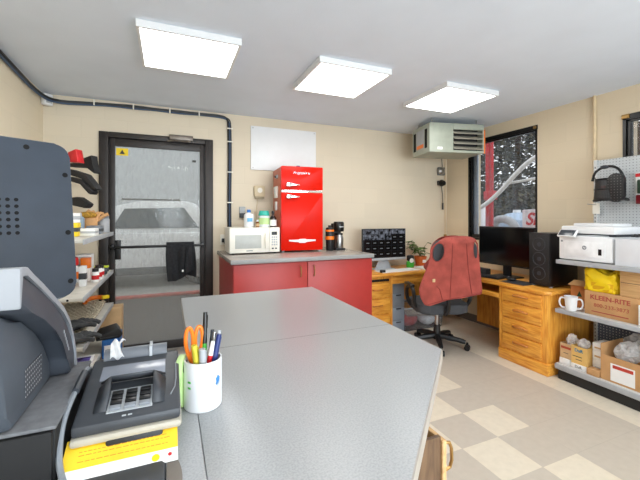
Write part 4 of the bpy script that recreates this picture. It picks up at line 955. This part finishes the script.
# second shelf
ZB = .935
small('white_carton', 'white carton behind the red and orange bottle on the second shelf', 'box', (-.64, 3.44, ZB), .11, .12, .20, PAPER)
o = thing('spray_bottle', 'bottle with orange label and red top on the second left shelf', 'bottle', (-.68, 3.27, ZB)); G().lathe([(.045, 0), (.05, .005), (.05, .09), (.03, .12), (.02, .13)], n=22).build('body', WHITE, o); G().lathe([(.051, .03), (.051, .085)], n=22, cap=False).build('label', ORANGE, o); G().lathe([(.024, .13), (.034, .135), (.03, .19), (.01, .20)], n=18).build('cap', CRED, o)
o = small('orange_pack', 'orange pack on the second left shelf by the white carton', 'pack', (-.61, 3.33, ZB), .06, .07, .18, PAPER, None); G().box((-.031, -.037, .10), (.031, .037, .181), .002).build('label', ORANGE, o)
for k, (y, h, lb) in enumerate(((3.23, .105, 'small white jar with red label beside the orange pack'), (3.36, .115, 'small white jar with red label at the shelf middle'), (3.46, .10, 'small white jar with red label nearest the dark gadget'))):
    o = thing('small_jar', lb, 'jar', (-.53, y, ZB), 0, 'small jars on the second left shelf'); G().lathe([(.024, 0), (.026, .004), (.026, h-.03), (.02, h-.02)], n=18).build('body', PAPER, o); G().lathe([(.0265, .02), (.0265, h*.5)], n=18, cap=False).build('label', CRED, o); G().lathe([(.023, h-.025), (.023, h), (.0, h+.001)], n=16).build('cap', BLACK, o)
small('white_tube', 'tall white tube beside the back of the grey monitor', 'tube', (-.58, 3.06, ZB), .045, .045, .15, WHITE, CHAR)
o = thing('hand_tool', 'dark lumpy tool lying on the second left shelf', 'tool', (-.57, 3.62, ZB), 20); G().box((-.06, -.05, 0), (.06, .05, .05), .016).build('body', CHAR, o); G().cyl((.0, .04, .03), (.0, .12, .035), .02).build('nozzle', BLACK, o)
o = thing('spirit_level', 'yellow green level lying at the door end of second shelf', 'level', (-.63, 3.82, ZB+.001), 4); G().box((-.12, -.03, 0), (.11, .03, .035), .004).build('body', CHAR, o); G().box((-.12, -.031, .035), (.11, .031, .05), .004).build('top_strip', mat('yellow_green_plastic', (206, 220, 40), .4), o)
# third shelf
ZC = .621
def coil(u, v): return Vector((-.84+.30*u, 2.85+.95*v, ZC+.03+.012*sin(u*50)*sin(v*90)+.01*sin(v*8)))
tag(G().surf(coil, 60, 110).build('bubble_mat', mat('beige_rubber', (190, 180, 158), .7, var=.2, scale=70), None, solid=.006), 'knobbly beige mat lying on the third left shelf', 'mat')
o = thing('measuring_tape', 'orange tool lying on the beige mat at the door end', 'tool', (-.63, 3.72, ZC+.066), 30); G().tube([(-.08, -.05, .012), (-.02, .05, .015), (.06, .07, .015), (.1, .03, .012)], .02, 8, smooth=2).build('grip', ORANGE, o); G().box((.08, -.0, 0), (.14, .04, .03), .006).build('head', YEL, o)
def glove(loc, rz, lb):
    t = thing('rubber_glove', lb, 'glove', loc, rz, 'gloves on the third left shelf'); m = mat('dark_grey_glove', (66, 68, 70), .85, var=.25, scale=30)
    G().ball((0, 0, .035), (.085, .06, .035), 16).build('palm', m, t); G().tube([(-.06, 0, .036), (-.12, -.01, .04), (-.17, 0, .04)], [.034, .036, .038], 10, smooth=1).build('cuff', m, t)
    for k in range(4): G().tube([(.06, -.04+.027*k, .035), (.12, -.05+.034*k, .045), (.165-.01*abs(k-1), -.06+.04*k, .02)], .014, 8, smooth=1).build('finger', m, t)
    G().tube([(.0, -.05, .035), (.05, -.09, .04), (.09, -.1, .025)], .015, 8, smooth=1).build('thumb', m, t)
glove((-.60, 2.84, ZC+.055), 50, 'dark grey rubber glove lying on the beige mat, upper one'); glove((-.58, 2.70, ZC+.002), 40, 'dark grey rubber glove at the near end of third left shelf')
# fourth shelf packets
ZD = .371
VIO = mat('violet_print', (104, 92, 176), .4, var=.5, scale=20)
for k, (y, lb, m) in enumerate(((3.02, 'white and violet packet on the fourth left shelf, nearer the door', VIO), (2.76, 'pale blue packet on the fourth left shelf, nearer the counter', mat('pale_blue_print', (140, 170, 226), .4, var=.4, scale=20)))):
    o = thing('packet', lb, 'packet', (-.66, y, ZD), 3, 'packets on the fourth left shelf'); G().box((-.15, -.1, 0), (.15, .1, .035), .004).build('body', PAPER, o); G().box((-.13, -.06, .035), (.13, .06, .0365)).build('label', m, o)
o = thing('case', 'black soft case lying on the blue carton beside the left shelving', 'case', (-.46, 3.33, .471), 12); G().prism([(-.09, .0), (.08, 0), (.10, .03), (.07, .075), (-.05, .05)], 1, -.10, .10, .01).build('body', BLACK, o); G().box((-.06, -.102, .015), (.06, -.099, .022)).build('zip', CHAR, o)
o = thing('blue_carton', 'blue and white printed carton on the floor by the shelving', 'box', (-.43, 3.36, 0)); G().box((-.056, -.14, 0), (.056, .14, .47), .003).build('body', mat('blue_print', (40, 104, 176), .5), o); G().box((-.04, -.1415, .33), (.04, -.14, .43)).build('label', PAPER, o); G().box((-.03, -.143, .35), (.03, -.1416, .40)).build('print_panel', CHAR, o); G().box((.01, -.1415, .05), (.056, -.14, .30)).build('label', PAPER, o)
o = thing('floor_carton', 'tall brown carton on the floor in front of the door frame', 'box', (-.53, 4.025, 0)); G().box((-.1, -.09, 0), (.1, .09, .56), .003).build('body', CARD2, o); G().box((-.1, -.004, .5601), (.1, .004, .5606)).build('tape', CARD, o)

# ------------------------------------------------------------------ service counter in the foreground
FZ = 1.03
TOP1 = laminate('grey_speckled_laminate', (172, 173, 174), (155, 157, 159), .34)
sc_ = thing('service_counter', 'large pale grey laminate counter top with clipped corner', 'counter', (0, 0, FZ))
EDGE = mat('counter_edge', (168, 160, 150), .45)
main = [(.055, 1.93), (.772, 1.94), (.778, .868), (.20, .315), (.20, -.3), (.055, -.3)]
G().prism(main, 2, -.036, 0, .0025).build('main_slab', TOP1, sc_)
G().prism([(-1.05, -.3), (.0545, -.3), (.0545, 1.145), (-1.05, 1.145)], 2, -.036, 0, .0025).build('wing_slab', TOP1, sc_)
g = G(); g.box((.056, 1.1445, .0001), (.774, 1.1462, .0005)); g.build('seam', mat('seam_filler', (120, 120, 118), .5), sc_)
g = G(); 
for a, b in zip(main[:4], main[1:5]):
    a, b = Vector(a), Vector(b); d = (b-a).normalized(); n_ = Vector((-d.y, d.x)); c = []
    g.prism([tuple(a+n_*.0005), tuple(b+n_*.0005), tuple(b+n_*.004), tuple(a+n_*.004)], 2, -.036, -.002)
g.build('edge_band', EDGE, sc_)
cbn = thing('counter_cabinet', 'brown cabinet under the service counter with an open drawer', 'cabinet', (0, 0, 0))
G().box((.10, .86, 0), (.60, 1.86, FZ-.037), .003).build('carcass', BROWNW, cbn)
g = G(); g.box((.45, .815, .60), (.728, .827, .80)); g.box((.45, .98, .60), (.728, .992, .80)); g.box((.45, .827, .60), (.728, .98, .61)); dw = g.build('drawer', BROWNW, cbn)
G().box((.7285, .808, .585), (.744, 1.02, .79), .002).build('drawer_front', PALEW, dw)
G().tube([(.744, .822, .775), (.772, .820, .77), (.776, .820, .70), (.744, .822, .69)], .005, 8, smooth=1).build('handle', BRASS, dw)
G().box((-1.0, -.2, 0), (.0, 1.05, FZ-.037), .003).build('carcass', BROWNW, cbn)

# pen cup
pc_ = thing('pen_cup', 'white ceramic pen cup with small blue logo on the counter', 'cup', (.068, .815, FZ))
G().lathe([(.037, 0), (.0395, .003), (.0395, .103), (.0365, .103), (.0355, .006), (.0, .005)], n=40).build('body', WHITE, pc_)
g = G()
def cy(a, z, r=.0398): return Vector((sin(a)*r, -cos(a)*r, z))
for (a0, z0, a1, z1, a2, z2) in ((.62, .066, .78, .072, .70, .052), (.78, .072, .94, .066, .88, .05), (.70, .066, .84, .068, .78, .046), (.6, .056, .7, .062, .66, .05)):
    g.bm.faces.new([g.bm.verts.new(cy(a0, z0)), g.bm.verts.new(cy(a1, z1)), g.bm.verts.new(cy(a2, z2))])
g.build('logo', mat('blue_logo', (50, 130, 200), .5), pc_, solid=.0006)
g = G(); [g.bm.faces.new([g.bm.verts.new(cy(a, z, .0399)) for a, z in ((-.95, .05+k*.012), (-.75, .05+k*.012), (-.75, .054+k*.012), (-.95, .054+k*.012))]) for k in range(2)]; g.build('green_mark', GREEN, pc_, solid=.0005)
def pen(name, lb, a, b, r, m, mc, capf=.3, group=None):
    t = thing(name, lb, 'pen', (.068, .815, FZ), 0, group); a, b = Vector(a), Vector(b)
    G().cyl(a, a+(b-a)*(1-capf), r, n=12).build('barrel', m, t); G().cyl(a+(b-a)*(1-capf), b, r*1.08, r*.85, n=12).build('cap', mc, t)
    d = (b-a).normalized(); s = d.orthogonal().normalized()*r*1.25; G().tube([b-d*.005+s*.6, b-d*.008+s*1.2, b-d*.036+s*1.1], .0012, 6).build('clip', mc, t)
pg = 'pens in the cup'
pen('pen', 'tall green pen with black top in the cup', (.0, .0, .006), (.006, .016, .197), .0052, GREEN, DBLACK, .35, pg)
pen('pen', 'short black pen at the back of the cup', (.01, .012, .006), (.022, .020, .155), .0048, DBLACK, CHAR, .35, pg)
pen('pen', 'thin black and steel pen beside the blue pens', (.012, .0, .006), (.026, .014, .152), .0044, BLACK, STEEL, .25, pg)
pen('pen', 'red pen with white grip in the cup', (-.005, -.012, .006), (.020, -.008, .138), .0052, CRED, WHITE, .22, pg)
pen('pen', 'thick navy blue pen leaning right in the cup', (.005, -.012, .006), (.034, -.002, .15), .0062, NAVY, NAVY, .35, pg)
pen('pen', 'navy blue pen with pale top leaning farthest right', (.0, -.005, .006), (.036, .010, .155), .0052, NAVY, LGREY, .2, pg)
pen('highlighter', 'yellow highlighter leaning left in the cup', (.0, -.01, .006), (-.020, -.018, .138), .007, mat('pale_yellow_plastic', (240, 226, 70), .4), mat('dull_yellow', (210, 196, 60), .4), .35)
pen('correction_pen', 'white correction pen at the front of the cup', (.002, -.02, .006), (-.004, -.024, .13), .0078, WHITE, LGREY, .4)
def scissors(lb, off, rz):
    t = thing('scissors', lb, 'scissors', (.068+off[0], .815+off[1], FZ), rz, 'orange handled scissors in the cup')
    G().prism([(-.004, .01), (.004, .01), (.006, .1), (-.006, .1)], 1, -.0015, .0015).build('blade', STEEL, t)
    for s in (-1, 1):
        G().tube([(s*.003, 0, .088), (s*.008, 0, .105), (s*.003+s*.0, 0, .12), (s*.002, 0, .15), (s*.008, 0, .170), (s*.016, 0, .166), (s*.019, 0, .14), (s*.014, 0, .115)], .0042, 8, closed=True, smooth=2).build('handle', ORANGE, t)
scissors('orange handled scissors at the back left of the pen cup', (-.018, .008), 12)
gt = thing('correction_tape', 'pale green tape dispenser squeezed between terminal and pen cup', 'tape dispenser', (.027, .83, FZ), 70)
G().prism(smooth_loop([(-.035, 0), (.035, 0), (.04, .05), (.03, .10), (-.01, .115), (-.035, .09)], 2), 1, -.007, .007, .002).build('shell', LIME, gt)
g = G(); [g.cyl((-.005, s*.0068, .085), (-.005, s*.0078, .085), .014, n=18) for s in (-1, 1)]; g.build('window', BLACK, gt)

# payment terminal
TX0, TX1, TY0, TY1 = -.145, .02, .66, .885
pt = thing('payment_terminal', 'dark grey card payment terminal with keypad beside the pen cup', 'payment terminal', (0, 0, FZ))
DG = mat('terminal_dark', (58, 61, 66), .45, var=.08); DG2 = mat('terminal_black', (40, 42, 46), .4, var=.08)
G().box((TX0+.05, TY0+.0, 0), (TX1-.03, TY1-.05, .05), .004).build('stand', BLACK, pt)
G().box((TX0, TY0, .046), (TX1, TY1, .06), .006).build('lower_case', mat('putty_plastic', (176, 170, 156), .5), pt)
g = G(); g.prism([(TY0+.004, .06), (TY1, .06), (TY1, .105), (TY1-.03, .112), (TY1-.09, .098), (TY0+.004, .078)], 0, TX0+.002, TX1-.002, .005); body = g.build('upper_case', DG, pt)
sl = math.atan2(.020, TY1-.09-TY0-.004)
def on(x, y, h=0): return Vector((x, y, .078+(y-TY0-.004)*math.tan(sl)+h))
xm = (TX0+TX1)/2
# keypad well with raised hood
g = G()
for s in (-1, 1):
    g.bm.faces.new([g.bm.verts.new(v) for v in (on(xm+s*.036, TY0+.03, .001), on(xm+s*.054, TY0+.03, .001), on(xm+s*.056, TY0+.10, .001), on(xm+s*.036, TY0+.088, .026))])
    g.bm.faces.new([g.bm.verts.new(v) for v in (on(xm+s*.036, TY0+.03, .001), on(xm+s*.036, TY0+.088, .026), on(xm+s*.036, TY0+.088, .001))])
g.bm.faces.new([g.bm.verts.new(v) for v in (on(xm-.036, TY0+.088, .026), on(xm+.036, TY0+.088, .026), on(xm+.056, TY0+.115, .002), on(xm-.056, TY0+.115, .002))])
g.build('keypad_hood', DG, pt, solid=.003)
G().prism([(xm-.035, TY0+.024), (xm+.035, TY0+.024), (xm+.035, TY0+.088), (xm-.035, TY0+.088)], 2, 0, .001).build('keypad_plate', LGREY, pt, move=Matrix.Translation((0, 0, .078-.0018)) @ Matrix.Translation((0, TY0+.004, 0)) @ Matrix.Rotation(sl, 4, 'X') @ Matrix.Translation((0, -TY0-.004, .0022)))
for r_ in range(4):
    for c_ in range(3):
        x = xm-.0225+c_*.0225; y = TY0+.032+r_*.0135; M = Matrix.Translation(on(x, y, .0016)) @ Matrix.Rotation(sl, 4, 'X')
        k = G().box((-.009, -.005, 0), (.009, .005, .005), .0015, M).build('key', GREYP if r_ == 0 else DBLACK, pt)
g = G(); [g.box((-.004+q*.009, -.0015, 0), (.002+q*.009, .0015, .0008), 0, Matrix.Translation(on(xm-.006, TY0+.0115, .0004)) @ Matrix.Rotation(sl, 4, 'X')) for q in range(2)]; g.build('mark', LGREY, pt)
M = Matrix.Translation(on(xm, TY0+.148, .0012)) @ Matrix.Rotation(sl+.06, 4, 'X'); G().box((-.06, -.024, 0), (.055, .022, .0012), .0005, M).build('screen', mat('grey_lcd', (142, 146, 156), .2), pt)
G().cyl((TX0+.02, TY1-.018, .112), (TX1-.025, TY1-.018, .112), .017, n=24).build('paper_cover', mat('smoke_cover', (104, 108, 114), .35), pt); G().box((TX1-.06, TY1-.037, .10), (TX1-.054, TY1+.001, .131), .001).build('cover_rib', LGREY, pt)
G().tube([on(TX1-.018, TY0+.045, .0015), on(TX1-.008, TY0+.075, .0015), on(TX1-.008, TY0+.15, .003)], .0012, 6, smooth=1).build('card_slot_line', GREYP, pt)
rcp = tag(G().surf(lambda u, v: Vector((-.112+.026*u*(1-.35*sin(v*pi)), .838+.03*v+.002*sin(u*5), FZ+.118+.03*sin(v*2.2)*(1-.0*u)+.004*sin(u*9+v*6))), 8, 12).build('receipt_scrap', CLEARP, None, solid=.001), 'clear curled receipt scrap on the terminal paper cover', 'receipt')
cbk = thing('notice_card', 'yellow and white notice card tucked under the terminal', 'card', (0, 0, FZ))
MC = Matrix.Translation((-.065, TY0+.012, .045)) @ Matrix.Rotation(R(24), 4, 'X')
G().box((-.085, -.062, -.0006), (.078, .01, .0006), 0, MC).build('card', PAPER, cbk)
G().box((-.085, -.040, .0006), (.078, .01, .001), 0, MC).build('yellow_band', mat('card_yellow', (250, 206, 50), .5), cbk)
rr = random.Random(4)
for yy in (-.014, -.020, -.030):
    x = -.065
    g = G()
    while x < .06:
        w = rr.uniform(.003, .009); g.box((x, yy, .001), (x+w, yy+.0012, .0012), 0, MC); x += w+.002
    g.build('print_line', mat('orange_print', (206, 140, 40), .5), cbk)
G().cyl(MC @ Vector((.045, -.051, .0006)), MC @ Vector((.045, -.051, .0011)), .006, n=16).build('spot', YEL, cbk); G().cyl(MC @ Vector((.066, -.05, .0006)), MC @ Vector((.066, -.05, .0011)), .003, n=12).build('dot', CRED, cbk)
cc = thing('grey_cable', 'grey cable running along the left side of the payment terminal', 'cable', (0, 0, FZ))
G().tube([(-.11, 1.0, .012), (-.15, .92, .03), (-.1495, .84, .115), (-.150, .76, .11), (-.156, .69, .09), (-.156, .66, .06), (-.15, .635, .03), (-.12, .58, .008)], .0045, 8, smooth=2).build('cable', GREYP, cc); G().tube([(-.149, .80, .113), (-.1495, .765, .111), (-.1502, .735, .106)], .0062, 8).build('strain_relief', CHAR, cc)
bp_ = thing('card_reader', 'flat black card reader lying under the yellow notice card', 'card reader', (-.05, .585, FZ), 0); G().box((-.075, -.055, 0), (.045, .05, .022), .006).build('body', CHAR, bp_); G().prism(smooth_loop([(.046, -.05), (.065, -.05), (.07, .0), (.06, .048), (.046, .048)], 2), 2, 0, .018, .003).build('side_lobe', mat('taupe_plastic', (120, 112, 104), .5), bp_)

# cash drawer, register and monitor
cdw = thing('cash_drawer', 'dusty black cash drawer on the counter under the register', 'cash drawer', (0, 0, FZ))
DUST = mat('dusty_black', (104, 105, 108), .8, var=.1, scale=70)
G().box((-.60, .645, .0), (-.157, .90, .094), .003).build('case', RUB, cdw)
G().box((-.602, .64, .094), (-.155, .902, .1), .002).build('lid', DUST, cdw)
G().box((-.598, .637, .004), (-.16, .645, .092), .002).build('drawer_front', RUB, cdw)
rg = thing('register', 'charcoal cash register with grey hood on the cash drawer', 'cash register', (0, 0, FZ+.1))
G().prism([(.642, 0), (.832, 0), (.822, .04), (.785, .085), (.735, .115), (.675, .15), (.61, .178), (.60, .10), (.625, .03)], 0, -.56, -.208, .01).build('body', mat('charcoal_shell', (76, 82, 90), .55, var=.08), rg)
outer = [(.58, .235), (.60, .233), (.66, .20), (.72, .168), (.78, .138), (.822, .105), (.85, .065), (.868, .03), (.878, .0)]
inner = [(.834, .0), (.825, .04), (.79, .085), (.74, .115), (.68, .15), (.63, .172), (.58, .19)]
hood = G().prism(outer+inner, 0, -.575, -.180, .008).build('hood', mat('hood_dark', (64, 69, 77), .5, var=.06), rg)
top = [(y, z+.0005) for y, z in outer]; top2 = [(y+.003, z+.009) for y, z in outer][::-1]
G().prism([(.573, .19), (.579, .19)]+top+[(.885, .0)]+top2[0:]+[(.573, .244)], 0, -.578, -.177, .003).build('hood_trim', mat('hood_light', (150, 153, 158), .5), rg)
G().box((-.2085, .69, .022), (-.2070, .77, .07)).build('speaker_grille', dots('grille_dots', (60, 64, 70), (190, 192, 194), .008, .2, (1, 2), .5), rg)
g = G(); [g.box((-.1815, .792+k*.0065, .094-k*.0085), (-.1795, .7945+k*.0065, .100-k*.0085)) for k in range(6)]; g.build('slot', LGREY, rg)
pm = thing('pos_monitor', 'slate grey monitor seen from behind at the left edge', 'monitor', (-.224, 1.136, FZ+.1), 32)
MT = Matrix.Translation((0, 0, .10)) @ Matrix.Rotation(R(-7.5), 4, 'X') @ Matrix.Translation((0, 0, -.10))
zb, zt = .100, .512
G().prism(rrect(-.44, zb, -.004, zt, .035, 6), 1, 0, .028, .006).build('rear_shell', SLATE, pm, move=MT)
G().prism(rrect(-.445, zb-.005, .001, zt+.005, .038, 6), 1, .028, .055, .006).build('bezel', mat('bezel_grey', (120, 126, 134), .5), pm, move=MT)
for x, z in ((-.10, zt-.02), (-.018, zt-.085), (-.018, zb+.17), (-.018, zb+.04), (-.20, zt-.012)):
    G().cyl((x, -.0008, z), (x, .002, z), .0065, n=14).build('screw_hole', HOLE, pm, move=MT)
g = G()
for r_ in range(6):
    for c_ in range(6): g.cyl((-.125-c_*.0165, -.0008, zb+.255-r_*.0165), (-.125-c_*.0165, .002, zb+.255-r_*.0165), .0045, n=10)
g.build('vent', HOLE, pm, move=MT)
G().tube([(-.2, .05, .2), (-.2, .075, .15), (-.2, .03, .02), (-.2, .03, -.09)], .022, 10, smooth=1).build('neck', CHAR, pm)
G().cyl((-.2, .02, -.0995), (-.2, .02, -.085), .075).build('base', CHAR, pm)
